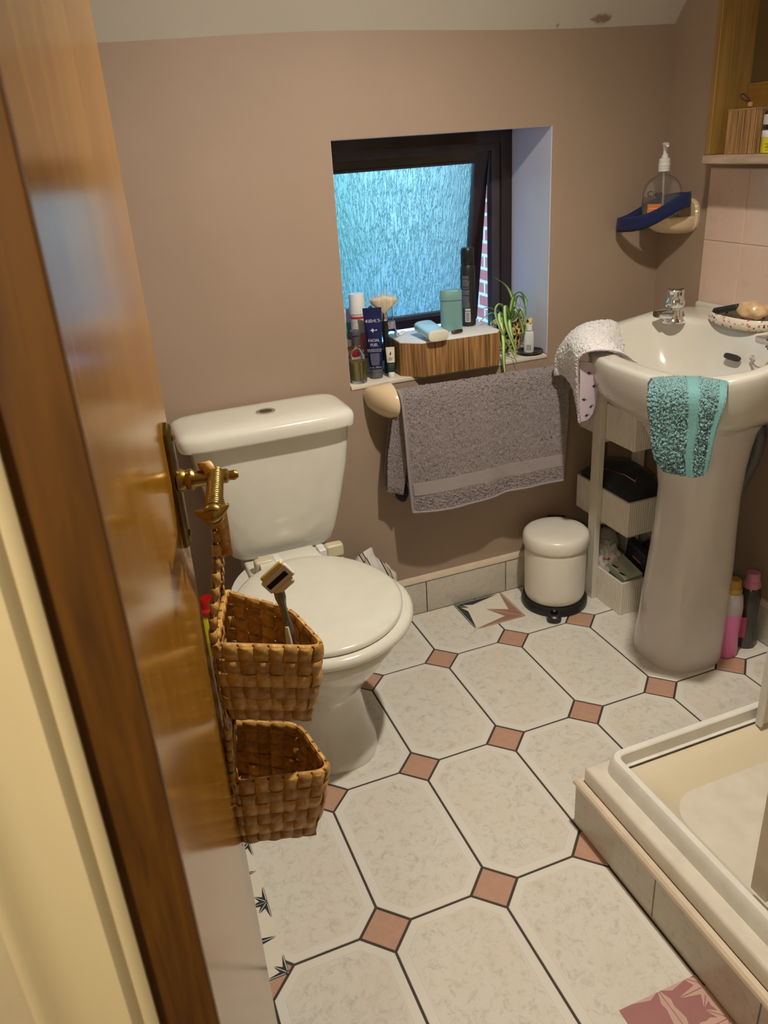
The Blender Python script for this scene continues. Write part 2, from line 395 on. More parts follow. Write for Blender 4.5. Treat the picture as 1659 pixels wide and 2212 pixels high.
# ------------------------------------------------------------------ wall tiles above the basin
def wall_tiles():
    bm = bmesh.new(); tw, th = 0.1495, 0.1925; y = 0.064; z0 = 1.140-th
    for r in range(2):
        for c in range(9):
            ya = y-c*tw; 
            box(bm, RX-0.008, RX, ya-tw+0.0015, ya-0.0015, z0+r*th+0.0015, z0+(r+1)*th-0.0015, bev=0.0018, mi=0)
    box(bm, RX-0.006, RX+0.0, y-9*tw, y, z0, z0+2*th, mi=1)
    return struct(wn(obj('wall_right_tiles', bm, [M_WTILE, M_WGROUT], auto=60)))
tl = wall_tiles(); tl.name = 'trim_9'
# ------------------------------------------------------------------ outside
def outside():
    m, t, b = nodes('brickwork')
    c = t.nodes.new('ShaderNodeTexCoord'); mp = t.nodes.new('ShaderNodeMapping'); mp.inputs['Rotation'].default_value = (PI/2, 0, PI/2)
    br = t.nodes.new('ShaderNodeTexBrick'); br.inputs['Scale'].default_value = 4.2
    br.inputs['Color1'].default_value = (0.30, 0.07, 0.05, 1); br.inputs['Color2'].default_value = (0.38, 0.12, 0.09, 1); br.inputs['Mortar'].default_value = (0.42, 0.45, 0.42, 1)
    br.inputs['Mortar Size'].default_value = 0.03
    sx = t.nodes.new('ShaderNodeSeparateXYZ'); cx = t.nodes.new('ShaderNodeCombineXYZ')
    t.links.new(c.outputs['Object'], sx.inputs[0]); t.links.new(sx.outputs['Y'], cx.inputs['X']); t.links.new(sx.outputs['Z'], cx.inputs['Y'])
    t.links.new(cx.outputs[0], br.inputs[0]); t.links.new(br.outputs[0], b.inputs['Base Color']); b.inputs['Roughness'].default_value = 0.9
    o = bx('outside_brick_wall', (1.22, 1.4, 0.62, 1.85, -0.3, 2.6), m); tag(o, 'red brick wall of the building outside seen through the window gap', 'brick wall')
    g = bx('outside_ground', (-6, 6, 0.6, 12, -0.4, -0.3), mat('paving', (0.50, 0.55, 0.60), 0.9, var=0.1)); struct(g)
    bm = bmesh.new()
    for k in range(70):
        p = Vector((random.uniform(-2.0, 0.62), random.uniform(2.3, 3.0), random.uniform(-0.2, 1.3)))
        r = random.uniform(0.2, 0.35); q = bmesh.ops.create_icosphere(bm, subdivisions=2, radius=r)
        for v in q['verts']: v.co = v.co*(1+0.25*mnoise.noise(v.co*9+p))+p
    tag(obj('garden_hedge', bm, mat('hedge_leaves', (0.05, 0.60, 0.30), 0.8, var=0.5, scale=18), auto=0), 'green garden hedge blurred behind the frosted window glass', 'hedge')
outside()
# ------------------------------------------------------------------ window
def window():
    M_GL, t, b = nodes('rain_glass')
    b.inputs['Base Color'].default_value = (0.170, 0.270, 0.226, 1); b.inputs['Transmission Weight'].default_value = 1.0
    b.inputs['Roughness'].default_value = 0.40; b.inputs['IOR'].default_value = 1.35
    c = t.nodes.new('ShaderNodeTexCoord'); mp = t.nodes.new('ShaderNodeMapping'); mp.inputs['Scale'].default_value = (1, 1, 0.030)
    n = t.nodes.new('ShaderNodeTexNoise'); n.inputs['Scale'].default_value = 230; n.inputs['Detail'].default_value = 2; n.inputs['Distortion'].default_value = 0.25
    t.links.new(c.outputs['Object'], mp.inputs[0]); t.links.new(mp.outputs[0], n.inputs[0])
    r = t.nodes.new('ShaderNodeValToRGB'); r.color_ramp.elements[0].position = 0.5; r.color_ramp.elements[1].position = 0.62
    t.links.new(n.outputs[0], r.inputs[0])
    bp = t.nodes.new('ShaderNodeBump'); bp.inputs['Strength'].default_value = 1.0; bp.inputs['Distance'].default_value = 0.0015
    t.links.new(r.outputs[0], bp.inputs['Height']); t.links.new(bp.outputs[0], b.inputs['Normal'])
    fr = bmesh.new()
    y0, y1 = 0.497, 0.545
    def ring(bm, x0, x1, z0, z1, wl, wr, wb, wt, ya, yb, bev=0.002, M=None):
        box(bm, x0, x0+wl, ya, yb, z0, z1, bev=bev, M=M); box(bm, x1-wr, x1, ya, yb, z0, z1, bev=bev, M=M)
        box(bm, x0+wl-0.002, x1-wr+0.002, ya, yb, z0, z0+wb, bev=bev, M=M); box(bm, x0+wl-0.002, x1-wr+0.002, ya, yb, z1-wt, z1, bev=bev, M=M)
    ring(fr, WX0, WX1, WZ0, WZ1, 0.036, 0.038, 0.036, 0.036, y0, y1)
    f = struct(wn(obj('window_1', fr, M_DARKW, auto=60)))
    rb = bmesh.new(); ring(rb, WX0+0.034, WX1-0.036, WZ0+0.034, WZ1-0.034, 0.02, 0.030, 0.02, 0.022, y0+0.012, y1-0.001)
    wn(obj('rebate', rb, M_GREYW, f, auto=60))
    # top hung sash pushed outward, hinged along its top edge
    H = Vector((0, 0.535, 1.432)); R = Matrix.Translation(H) @ Matrix.Rotation(math.radians(10.5), 4, 'X') @ Matrix.Translation(-H)
    sh = bmesh.new(); ring(sh, 0.142, 0.703, 0.876, 1.432, 0.045, 0.044, 0.034, 0.044, 0.515, 0.552, M=R)
    s = wn(obj('sash', sh, M_DARKW, f, auto=60))
    bd = bmesh.new(); ring(bd, 0.185, 0.661, 0.908, 1.390, 0.008, 0.008, 0.012, 0.008, 0.511, 0.531, bev=0.001, M=R)
    obj('glazing_bead', bd, M_GREYW, s)
    gl = bmesh.new(); box(gl, 0.187, 0.660, 0.531, 0.534, 0.910, 1.389, M=R)
    obj('glass_pane', gl, M_GL, s, smooth=False)
    return f
window()
# ------------------------------------------------------------------ door
DE = Vector((-0.507, -0.960)); PH = math.radians(13.7); DD = Vector((math.sin(PH), math.cos(PH))); DN = Vector((DD.y, -DD.x)); DW = 0.55
def door():
    # local frame: x = out of the face, y = towards the free edge, z up; origin at free edge base
    Mx = Matrix(((DN.x, DD.x, 0, DE.x), (DN.y, DD.y, 0, DE.y), (0, 0, 1, 0), (0, 0, 0, 1)))
    bm = bmesh.new(); T = 0.036
    # leaf with raised stiles and recessed panels seen only at a glancing angle
    box(bm, -T, 0, -DW, 0, 0.012, 2.08, bev=0.0025, M=Mx)
    d = struct(wn(obj('door_1', bm, M_DOOR, auto=60)))
    # long plate
    bm = bmesh.new()
    pl = [(-0.034, 0.945), (-0.030, 0.93), (-0.010, 0.925), (-0.006, 0.945), (-0.006, 1.185), (-0.012, 1.197), (-0.020, 1.205), (-0.028, 1.197), (-0.034, 1.185)]
    pz = -0.02
    P = [(y-0.012, z-0.0+0.052) for y, z in pl]
    P = [(y*1.0, 1.108+(z-1.117)*0.56) for y, z in P]
    a = [[Mx @ Vector((x, -0.031+(y+0.032)*s, 1.108+(z-1.108)*s2)) for y, z in P] for x, s, s2 in ((0, 1, 1), (0.004, 1, 1), (0.0065, 0.82, 0.97), (0.0075, 0.6, 0.95))]
    loft(bm, a); p = obj('handle_plate', bm, M_BRASSD, d)
    for zz in (1.048, 1.168):
        lt('screw', [(0.004, 0), (0.0045, 0.002), (0.002, 0.004), (0.0005, 0.0042)], (0, 0, 0), M_BRASS, p, n=12, M=Mx @ Matrix.Translation((0.0068, -0.032, zz)) @ Matrix.Rotation(PI/2, 4, 'Y'))
    # spindle with collar, and lever pointing back along the door, drooping
    bm = bmesh.new(); S = Mx @ Matrix.Translation((0.006, -0.034, 1.116)) @ Matrix.Rotation(PI/2, 4, 'Y')
    lathe(bm, [(0.013, 0), (0.0135, 0.004), (0.011, 0.009), (0.0125, 0.012), (0.0125, 0.016), (0.0095, 0.020), (0.0085, 0.048), (0.0085, 0.056), (0.0055, 0.059), (0.006, 0.065), (0.0035, 0.069)], n=20, M=S)
    obj('spindle', bm, M_BRASS, p)
    bm = bmesh.new()
    A = Mx @ Vector((0.050, -0.030, 1.122)); B = Mx @ Vector((0.050, -0.128, 1.106))
    ax = (B-A).normalized(); side = Vector((0, 0, 1)).cross(ax).normalized(); up = ax.cross(side); n = 20; rings = []
    L = (B-A).length
    for i in range(181):
        t = i/180; c = A+ax*L*t
        r = 0.0078+0.0014*t; 
        if 0.06 < t < 0.86: r += 0.0013*abs(math.sin(t*75))
        if t > 0.86: r = 0.0085+0.004*math.sin((t-0.86)/0.14*PI)**0.8
        if t > 0.985: r = 0.0035
        if t < 0.03: r = 0.0065
        rings.append([c+side*math.cos(2*PI*k/n)*r+up*math.sin(2*PI*k/n)*r*(1.0) for k in range(n)])
    loft(bm, rings)
    # pointed scroll cross piece at the tip
    C = A+ax*L*0.93; rr = []
    for i in range(17):
        t = -1+2*i/16; r = 0.0022+0.0075*(max(0, 1-abs(t)**1.5))
        c = C+side*0.018*t+up*(0.010*t*t*(1.0 if t > 0 else 0.5))
        rr.append([c+ax*math.cos(2*PI*k/14)*r+up*math.sin(2*PI*k/14)*r for k in range(14)])
    loft(bm, rr); obj('lever', bm, M_BRASS, p)
    return d
door()
# ------------------------------------------------------------------ lamp (out of frame, overhead)
def lamp():
    t = thing('ceiling_light', 'small white ceiling pendant above the middle of the bathroom', 'ceiling light', (0.30, -0.80, 2.33))
    o = lt('ceiling_rose', [(0.045, 0.0), (0.045, -0.012), (0.02, -0.03), (0.004, -0.032)], (0, 0, 0), M_PWHITE, t); 
    lt('holder', [(0.004, -0.03), (0.016, -0.045), (0.016, -0.085), (0.012, -0.09)], (0, 0, 0), M_PWHITE, t)
    e, tt, b = nodes('bulb_glow'); b.inputs['Emission Color'].default_value = (1, 0.83, 0.6, 1); b.inputs['Emission Strength'].default_value = 25
    lt('bulb', [(0.009, -0.09), (0.014, -0.1), (0.016, -0.112), (0.012, -0.124), (0.003, -0.129)], (0, 0, 0), e, t)
lamp()
# ------------------------------------------------------------------ toilet
def toilet():
    t = thing('toilet', 'white close-coupled toilet with its lid down under the window', 'toilet')
    cx = -0.172
    # pan
    secs = [(0.0, 0.125, -0.345, 0.10, 2.6), (0.012, 0.126, -0.347, 0.10, 2.6), (0.03, 0.122, -0.340, 0.10, 2.6), (0.09, 0.108, -0.310, 0.10, 2.5), (0.16, 0.101, -0.300, 0.11, 2.4), (0.21, 0.108, -0.315, 0.12, 2.3),
            (0.26, 0.135, -0.365, 0.14, 2.3), (0.31, 0.165, -0.405, 0.15, 2.3), (0.345, 0.183, -0.425, 0.16, 2.3), (0.36, 0.190, -0.432, 0.165, 2.3), (0.362, 0.196, -0.438, 0.165, 2.3), (0.380, 0.200, -0.440, 0.17, 2.3), (0.388, 0.196, -0.436, 0.17, 2.3)]
    bm = bmesh.new(); rings = []
    for z, hw, y0, y1, e in secs:
        yc = (y0+y1)/2; ry = (y1-y0)/2; r = []
        for p in circ(cx, yc, z, hw, ry, 56, e):
            r.append(p)
        rings.append(r)
    loft(bm, rings); obj('pan', bm, M_CER, t, auto=50)
    bx('platform', (cx-0.113, cx+0.140, 0.035, 0.205, 0.36, 0.402), M_CER, t, bev=0.008, seg=3)
    # cistern
    cc = -0.165; bm = bmesh.new(); rings = []
    for z, hw, y0 in ((0.404, 0.115, 0.150), (0.408, 0.134, 0.138), (0.425, 0.150, 0.128), (0.46, 0.160, 0.118), (0.56, 0.182, 0.098), (0.66, 0.202, 0.086), (0.74, 0.212, 0.08), (0.782, 0.214, 0.078)):
        yc = (y0+0.262)/2; rings.append([Vector((p.x, min(p.y, 0.262), p.z)) for p in circ(cc, yc, z, hw, (0.262-y0)/2, 64, 6)])
    loft(bm, rings); obj('cistern', bm, M_CER, t, auto=60)
    lc = -0.178; bm = bmesh.new(); rings = []
    for z, d in ((0.774, 0.006), (0.776, 0.001), (0.782, 0), (0.802, -0.001), (0.811, 0.003), (0.817, 0.010), (0.821, 0.022), (0.8235, 0.05), (0.8245, 0.075)):
        y0 = 0.046+d; y1 = 0.266-d*0.6; rings.append(circ(lc, (y0+y1)/2, z, 0.236-d, (y1-y0)/2, 72, 6.5))
    loft(bm, rings); lid = obj('cistern_lid', bm, M_CER, t, auto=60)
    b = lt('flush_button', [(0.026, 0), (0.026, 0.003), (0.022, 0.0045), (0.0165, 0.003), (0.0160, -0.0005)], (-0.166, 0.150, 0.8245), M_CHROME, lid)
    lt('button_cap', [(0.0155, 0.0), (0.0155, 0.002), (0.0005, 0.0015)], (-0.166, 0.150, 0.8245), mat('dark_chrome', (0.12, 0.12, 0.12), 0.15, 1.0), b)
    # seat ring and lid
    def egg(z, hw, y0, y1, n=64):
        yc = (y0+y1)/2; ry = (y1-y0)/2; r = []
        for k in range(n):
            a = 2*PI*k/n; c, s = math.cos(a), math.sin(a)
            w = 1.0-0.07*max(0, s)   # narrower at the back
            r.append(Vector((cx+0.0+hw*c*w, yc+ry*s, z)))
        return r
    bm = bmesh.new(); loft(bm, [egg(z, 0.238-d, -0.452+d, 0.045-d) for z, d in ((0.389, 0.010), (0.391, 0.003), (0.397, 0), (0.406, 0.001), (0.413, 0.007), (0.416, 0.018))])
    obj('seat', bm, M_SEAT, t, auto=60)
    bm = bmesh.new(); loft(bm, [egg(z, 0.214-d, -0.434+d, 0.050-d*0.7) for z, d in ((0.418, 0.004), (0.420, 0.0), (0.427, 0.0), (0.432, 0.004), (0.4345, 0.012), (0.4385, 0.05), (0.4415, 0.10), (0.443, 0.15), (0.4435, 0.20))])
    ld = obj('seat_lid', bm, M_SEAT, t, auto=60)
    bm = bmesh.new(); prism(bm, [(cx-0.08, 0.10), (cx+0.078, 0.10), (cx+0.088, 0.0), (cx-0.09, 0.0)], 0.414, 0.4335, bev=0.004); obj('lid_hinge_tab', bm, M_SEAT, ld)
    for hx, s in ((-0.243, 1), (-0.040, -1)):
        h = bx('hinge', (hx-0.026, hx+0.026, 0.050, 0.082, 0.402, 0.440), M_IVORY, t, bev=0.008, seg=3); h['label'] = 'ivory plastic hinge block'
        tb('hinge_pin', [(hx+s*0.024, 0.066, 0.423), (hx+s*0.040, 0.066, 0.423)], 0.006, M_CHROME, h)
        bx('hinge_cover', (hx+s*0.038-0.010, hx+s*0.038+0.012, 0.045, 0.088, 0.403, 0.437), M_PWHITE, h, bev=0.004)
    rebase(t, (cx, -0.1, 0))
toilet()
# ------------------------------------------------------------------ basin and pedestal
BC = Vector((0.872, -0.243))
def basin():
    t = thing('wash_basin', 'white pedestal wash basin on the right wall with towels over its rim', 'sink')
    def sm(a, b, x): x = max(0, min(1, (x-a)/(b-a))); return x*x*(3-2*x)
    def rimz(x): return 0.900+0.026*sm(0.68, 0.80, x)+0.034*sm(0.76, 0.98, x)
    N = 96
    def outer(k):
        a = 2*PI*k/N; c, s = math.cos(a), math.sin(a)
        x = 0.196*math.copysign(abs(c)**(2/2.6), c); y = 0.302*math.copysign(abs(s)**(2/2.6), s)
        if c > 0: x = 0.292*min(1, abs(c)**(2/9)); y = 0.304*math.copysign(min(1, abs(s)**(2/7)), s)
        return Vector((BC.x+x, BC.y+y))
    def inner(k):
        a = 2*PI*k/N; c, s = math.cos(a), math.sin(a)
        ex = 2.7
        x = (0.148 if c < 0 else 0.155)*math.copysign(abs(c)**(2/ex), c); y = 0.262*math.copysign(abs(s)**(2/ex), s)
        return Vector((BC.x+x, BC.y+y))
    def ringf(f, s, dz, zof=None, c=None):
        r = []
        cc = c or BC
        for k in range(N):
            p = f(k); q = cc+(p-cc)*s; z = (rimz(p.x) if zof is None else zof)+dz
            r.append(Vector((min(q.x, RX-0.009), q.y, z)))
        return r
    def mix(t_, dz):
        r = []
        for k in range(N):
            p = inner(k).lerp(outer(k), t_); r.append(Vector((min(p.x, RX-0.009), p.y, rimz(p.x)+dz)))
        return r
    bc = Vector((0.88, -0.24)); R = []
    R.append(ringf(inner, 0.04, 0, 0.772, bc)); R.append(ringf(inner, 0.25, 0, 0.774, bc)); R.append(ringf(inner, 0.48, 0, 0.783, bc))
    def blend(s, zlow, f):
        r = []
        for k in range(N):
            p = inner(k); q = bc+(p-bc)*s; z = zlow*(1-f)+rimz(p.x)*f; r.append(Vector((q.x, q.y, z)))
        return r
    R.append(blend(0.66, 0.79, 0.12)); R.append(blend(0.80, 0.79, 0.36)); R.append(blend(0.90, 0.79, 0.66)); R.append(blend(0.965, 0.79, 0.88)); R.append(blend(1.0, 0.79, 0.96))
    R.append(mix(0.10, -0.002)); R.append(mix(0.3, 0.0)); R.append(mix(0.6, 0.0)); R.append(mix(0.85, 0.0)); R.append(mix(0.95, -0.003)); R.append(mix(1.0, -0.012))
    def out(s, dz, inset=0):
        r = []
        for k in range(N):
            p = outer(k); q = Vector((0.95, BC.y)); q = q+(p-q)*s
            r.append(Vector((RX-0.009 if p.x > RX-0.02 else q.x, q.y, rimz(p.x)*0.5+0.45+dz if dz < -0.05 else rimz(p.x)+dz)))
        return r
    R.append(out(0.995, -0.03)); R.append(out(0.965, -0.07)); R.append(out(0.92, -0.105)); R.append(out(0.86, -0.128)); R.append(out(0.70, -0.16)); R.append(out(0.52, -0.185)); R.append(out(0.42, -0.20))
    bm = bmesh.new(); loft(bm, R)
    ob = obj('bowl', bm, M_CERB, t, auto=70)
    # upstand along the tiled wall
    bm = bmesh.new(); box(bm, RX-0.036, RX-0.009, -0.515, 0.045, 0.945, 0.972, bev=0.008, seg=3); obj('upstand', bm, M_CERB, t)
    # overflow slot
    o = bmesh.new(); p0 = Vector((0.990, -0.270, 0.890))
    nrm = Vector((-0.85, 0, 0.5)).normalized(); r = Vector((0, -1, 0)); u = nrm.cross(r).normalized()
    for wd, hh, off, mi in ((0.026, 0.0075, 0.0, 0),):
        pts = []
        for k in range(24):
            a = 2*PI*k/24; c, s = math.cos(a), math.sin(a)
            pts.append((math.copysign(abs(c)**0.5, c)*wd, math.copysign(abs(s)**0.7, s)*hh))
        loft(o, [[p0+r*x*q+u*y*q+nrm*dd for x, y in pts] for q, dd in ((1.05, -0.006), (1.05, 0.0), (1.0, 0.0008))], cap1=True)
    obj('overflow_slot', o, mat('overflow_dark', (0.02, 0.015, 0.012), 0.6), t)
    # waste
    lt('waste', [(0.030, 0.0), (0.030, 0.003), (0.018, 0.002), (0.001, 0.001)], (0.88, -0.24, 0.772), M_CHROME, t)
    # pedestal
    bm = bmesh.new(); R = []
    for z, hx, hy, cxx, cyy in ((0, 0.116, 0.120, 0.912, -0.270), (0.01, 0.117, 0.121, 0.912, -0.270), (0.10, 0.114, 0.118, 0.920, -0.268), (0.2, 0.112, 0.115, 0.929, -0.263), (0.3, 0.108, 0.112, 0.937, -0.260), (0.42, 0.102, 0.106, 0.942, -0.258), (0.52, 0.100, 0.106, 0.943, -0.257), (0.6, 0.106, 0.114, 0.94, -0.255), (0.66, 0.116, 0.128, 0.933, -0.253), (0.71, 0.130, 0.148, 0.922, -0.250), (0.77, 0.15, 0.19, 0.91, -0.246)):
        R.append(circ(cxx, cyy, z, hx, hy, 64, 2.5))
    loft(bm, R, cap1=False); obj('pedestal', bm, M_PED, t, auto=60)
    # chain and its stay
    s = tb('chain_stay', [(1.0, -0.333, 0.900), (0.992, -0.333, 0.899)], 0.007, M_CHROME, t)
    bm = bmesh.new()
    pth = spline([(0.992, -0.333, 0.897), (0.985, -0.350, 0.890), (0.975, -0.37, 0.888), (0.96, -0.40, 0.893)], 8)
    for i in range(len(pth)-1):
        bmesh.ops.create_uvsphere(bm, u_segments=8, v_segments=6, radius=0.0028, matrix=Matrix.Translation(pth[i]))
    obj('ball_chain', bm, M_CHROME, s, auto=0)
    rebase(t, (0.965, BC.y, 0))
    return t
basin()
def tap(x, y, z, label):
    t = thing('basin_tap', label, 'tap', group='chrome pillar taps on the basin')
    bm = bmesh.new(); lathe(bm, [(0.027, 0), (0.027, 0.004), (0.022, 0.010), (0.019, 0.022), (0.018, 0.036), (0.014, 0.040)], (0, 0, 0), n=28)
    obj('body', bm, M_CHROME, t)
    bm = bmesh.new(); R = []
    for q in range(9):
        f = q/8; c = Vector((-0.002-0.040*f, 0.010*f, 0.019+0.006*f)); hw = 0.018-0.003*f; hh = 0.016-0.007*f
        R.append([c+Vector((0, math.copysign(abs(math.cos(a))**0.6, math.cos(a))*hw, math.copysign(abs(math.sin(a))**0.6, math.sin(a))*hh)) for a in [2*PI*k/20 for k in range(20)]])
    loft(bm, R); obj('spout', bm, M_CHROME, t)
    bm = bmesh.new(); prof = [(0.010, 0.038), (0.020, 0.043), (0.0235, 0.050), (0.0235, 0.058), (0.020, 0.064), (0.0195, 0.086), (0.0205, 0.088), (0.019, 0.090), (0.015, 0.0885), (0.0005, 0.0885)]
    rings = []
    for r, zz in prof:
        ring = []
        for k in range(36):
            a = 2*PI*k/36; rr = r*(1-0.10*(math.cos(a*3) > 0.55)*(0.062 < zz < 0.089)); ring.append(Vector((rr*math.cos(a), rr*math.sin(a), zz)))
        rings.append(ring)
    loft(bm, rings); obj('tap_head', bm, M_CHROME, t)
    t.location = (x, y, z); t.scale = (1.16, 1.16, 1.0); return t
tap(0.976, -0.052, 0.946, 'chrome basin tap on the corner of the basin nearest the window')
tap(0.976, -0.432, 0.946, 'chrome basin tap on the end of the basin away from the window')
# ------------------------------------------------------------------ shower tray and enclosure
def shower():
    t = thing('shower_tray', 'cream shower tray on a tiled plinth beside the open floor', 'shower tray', (0.7, -1.1, 0))
    X0, Y1, Y0 = 0.250, -0.722, FY
    bm = bmesh.new()
    box(bm, X0+0.006, RX, Y0, Y1-0.006, 0.0, 0.112, mi=1)
    ys = [Y1, -1.000, -1.272, Y0]
    for a, b in zip(ys, ys[1:]): box(bm, X0, X0+0.01, b+0.0018, a-0.0018, 0.003, 0.1125, bev=0.0012, mi=0)
    xs = [X0, 0.53, 0.81, 1.09, RX]
    for a, b in zip(xs, xs[1:]): box(bm, a+0.0018, b-0.0018, Y1-0.01, Y1, 0.003, 0.1125, bev=0.0012, mi=0)
    o = wn(obj('plinth', bm, [M_SKIRT, M_GROUT], t, auto=60))
    bm = bmesh.new(); path = [(X0, Y0), (X0, Y1), (RX, Y1)]
    def prof_ring(px, py, nx, ny):
        return [Vector((px-nx*d, py-ny*d, z)) for d, z in ((-0.0015, 0.1135), (-0.0045, 0.119), (-0.003, 0.1255), (0.002, 0.130), (0.012, 0.131), (0.012, 0.1135))]
    loft(bm, [prof_ring(X0, Y0, -1, 0), prof_ring(X0, Y1, -1, 1), prof_ring(RX-0.001, Y1, 0, 1)])
    obj('trim_bead', bm, M_BEAD, t)
    # tray body: lip, rim and sunken basin
    M_TRAY = mat('tray_acrylic', (0.68, 0.60, 0.43), 0.22, var=0.05, scale=5, col2=(0.70, 0.64, 0.50))
    M_LIP = mat('tray_lip', (0.68, 0.63, 0.54), 0.2)
    def rr(x0, x1, y0, y1, r, z, n=8):
        out = []
        for cx_, cy_, a0 in ((x1-r, y1-r, 0), (x0+r, y1-r, PI/2), (x0+r, y0+r, PI), (x1-r, y0+r, 3*PI/2)):
            for k in range(n+1):
                a = a0+PI/2*k/n; out.append(Vector((cx_+r*math.cos(a), cy_+r*math.sin(a), z)))
        return out
    x0, x1, y0, y1 = 0.2635, RX-0.002, FY+0.002, -0.7325
    R = [rr(x0, x1, y0, y1, 0.006, 0.131), rr(x0, x1, y0, y1, 0.006, 0.164), rr(x0+0.003, x1-0.003, y0+0.003, y1-0.003, 0.006, 0.169), rr(x0+0.008, x1-0.008, y0+0.008, y1-0.008, 0.006, 0.1705),
         rr(0.330, 1.135, -1.45, -0.772, 0.03, 0.1715)]
    bm = bmesh.new(); loft(bm, R, cap1=False); obj('lip', bm, M_LIP, t, auto=60)
    bm = bmesh.new(); R = [rr(0.330, 1.135, -1.45, -0.772, 0.03, 0.1715), rr(0.345, 1.12, -1.44, -0.790, 0.05, 0.170), rr(0.362, 1.105, -1.43, -0.815, 0.07, 0.160), rr(0.385, 1.085, -1.40, -0.86, 0.08, 0.128), rr(0.405, 1.065, -1.38, -0.90, 0.09, 0.105), rr(0.44, 1.03, -1.35, -0.95, 0.09, 0.094), rr(0.6, 0.9, -1.2, -1.05, 0.06, 0.090)]
    loft(bm, R, cap0=False); obj('tray_basin', bm, M_TRAY, t, auto=60)
    bm = bmesh.new(); box(bm, 0.335, 1.13, -0.781, -0.7765, 0.171, 0.1745); box(bm, 0.328, 0.3325, -1.45, -0.78, 0.171, 0.1745)
    obj('dark_sealant', bm, mat('mould_sealant', (0.05, 0.035, 0.02), 0.5, var=0.6, scale=60), t)
    rebase(t, (0.7, -1.1, 0))
    e = thing('shower_enclosure', 'white framed shower enclosure rails and uprights standing on the tray', 'shower enclosure', (0.7, -1.1, 0.171))
    M_RAIL = mat('rail_enamel', (0.74, 0.73, 0.68), 0.3); M_RAIL2 = mat('rail_side', (0.60, 0.53, 0.42), 0.25)
    # one bent curb: outer foot, top outer, top inner, inner foot, swept round the corner
    bm = bmesh.new(); path = [((0.297, FY+0.004), (-1, 0))]
    cx_, cy_, r = 0.337, -0.785, 0.040
    for k in range(0, 9):
        a = PI-PI/2*k/8; path.append(((cx_+r*math.cos(a), cy_+r*math.sin(a)), (math.cos(a), math.sin(a))))
    path.append(((RX-0.003, cy_+r), (0, 1)))
    sec = [(0.0, 0.171), (-0.004, 0.192), (-0.010, 0.2075), (-0.012, 0.2095), (-0.024, 0.2095), (-0.0265, 0.207), (-0.0275, 0.178), (-0.034, 0.176), (-0.034, 0.171)]
    loft(bm, [[Vector((p[0]+n[0]*d, p[1]+n[1]*d, z)) for d, z in sec] for p, n in path]); obj('bottom_rail', bm, M_RAIL, e, auto=30)
    def post(x0, x1, y0, y1, tip): 
        bm = bmesh.new(); box(bm, x0, x1, y0, y1, 0.181, 1.9, bev=0.002)
        return wn(obj('upright', bm, M_RAIL2, e, auto=60))
    a = post(0.701, 0.722, -0.800, -0.782, 0); b = post(0.350, 0.376, -1.166, -1.130, 0)
    bm = bmesh.new(); box(bm, 0.693, 0.7005, -0.802, -0.784, 0.176, 1.9, bev=0.002); obj('seal_strip', bm, M_PWHITE, a)
    bm = bmesh.new(); box(bm, 0.362, 0.373, -1.1295, -1.121, 0.183, 1.9, bev=0.002); obj('seal_strip', bm, M_PWHITE, b)
    M_CG, tt, bb = nodes('clear_glass'); bb.inputs['Transmission Weight'].default_value = 1; bb.inputs['Roughness'].default_value = 0.02; bb.inputs['Base Color'].default_value = (0.95, 0.98, 0.97, 1); bb.inputs['IOR'].default_value = 1.05
    bx('glass_panel', (0.723, RX-0.01, -0.793, -0.789, 0.19, 1.88), M_CG, e); bx('glass_panel', (0.361, 0.365, FY+0.01, -1.167, 0.19, 1.88), M_CG, e)
    rebase(e, (0.7, -1.1, 0.171))
shower()
# ------------------------------------------------------------------ floor stickers
M_VINYL = mat('cream_vinyl', (0.72, 0.68, 0.58), 0.35, var=0.02)
M_STAR = mat('dark_star', (0.022, 0.03, 0.035), 0.4); M_STARB = mat('brown_star', (0.33, 0.18, 0.13), 0.4)
M_ROSE = mat('rose_vinyl', (0.36, 0.15, 0.15), 0.35, var=0.06); M_ROSEL = mat('pale_rose', (0.58, 0.38, 0.32), 0.35)
def clip_poly(poly, x0, x1, y0, y1):
    for ax, lim, sgn in ((0, x0, 1), (0, x1, -1), (1, y0, 1), (1, y1, -1)):
        out = []
        for i in range(len(poly)):
            a, b = poly[i-1], poly[i]; da, db = (a[ax]-lim)*sgn, (b[ax]-lim)*sgn
            if da*db < 0: s = da/(da-db); out.append((a[0]+(b[0]-a[0])*s, a[1]+(b[1]-a[1])*s))
            if db >= 0: out.append(b)
        poly = out
        if len(poly) < 3: return []
    return poly
def star_polys(cx_, cy_, long_, short_, n=4, wid=0.16):
    out = []
    for k in range(n*2):
        L = long_ if k % 2 == 0 else short_; a = PI/n*k
        for s in (1, -1):
            b = a+s*PI/(2*n)*1.0; mm = L*wid if k % 2 == 0 else L*0.22
            tip = (cx_+L*math.cos(a), cy_+L*math.sin(a))
            m0 = (cx_+L*0.34*math.cos(a)-s*math.sin(a)*mm*0.9, cy_+L*0.34*math.sin(a)+s*math.cos(a)*mm*0.9)
            g = 0.0009; ox, oy = -s*math.sin(a)*g, s*math.cos(a)*g
            out.append([(cx_+ox, cy_+oy), (tip[0]+ox, tip[1]+oy), (m0[0]+ox, m0[1]+oy)])
    return out
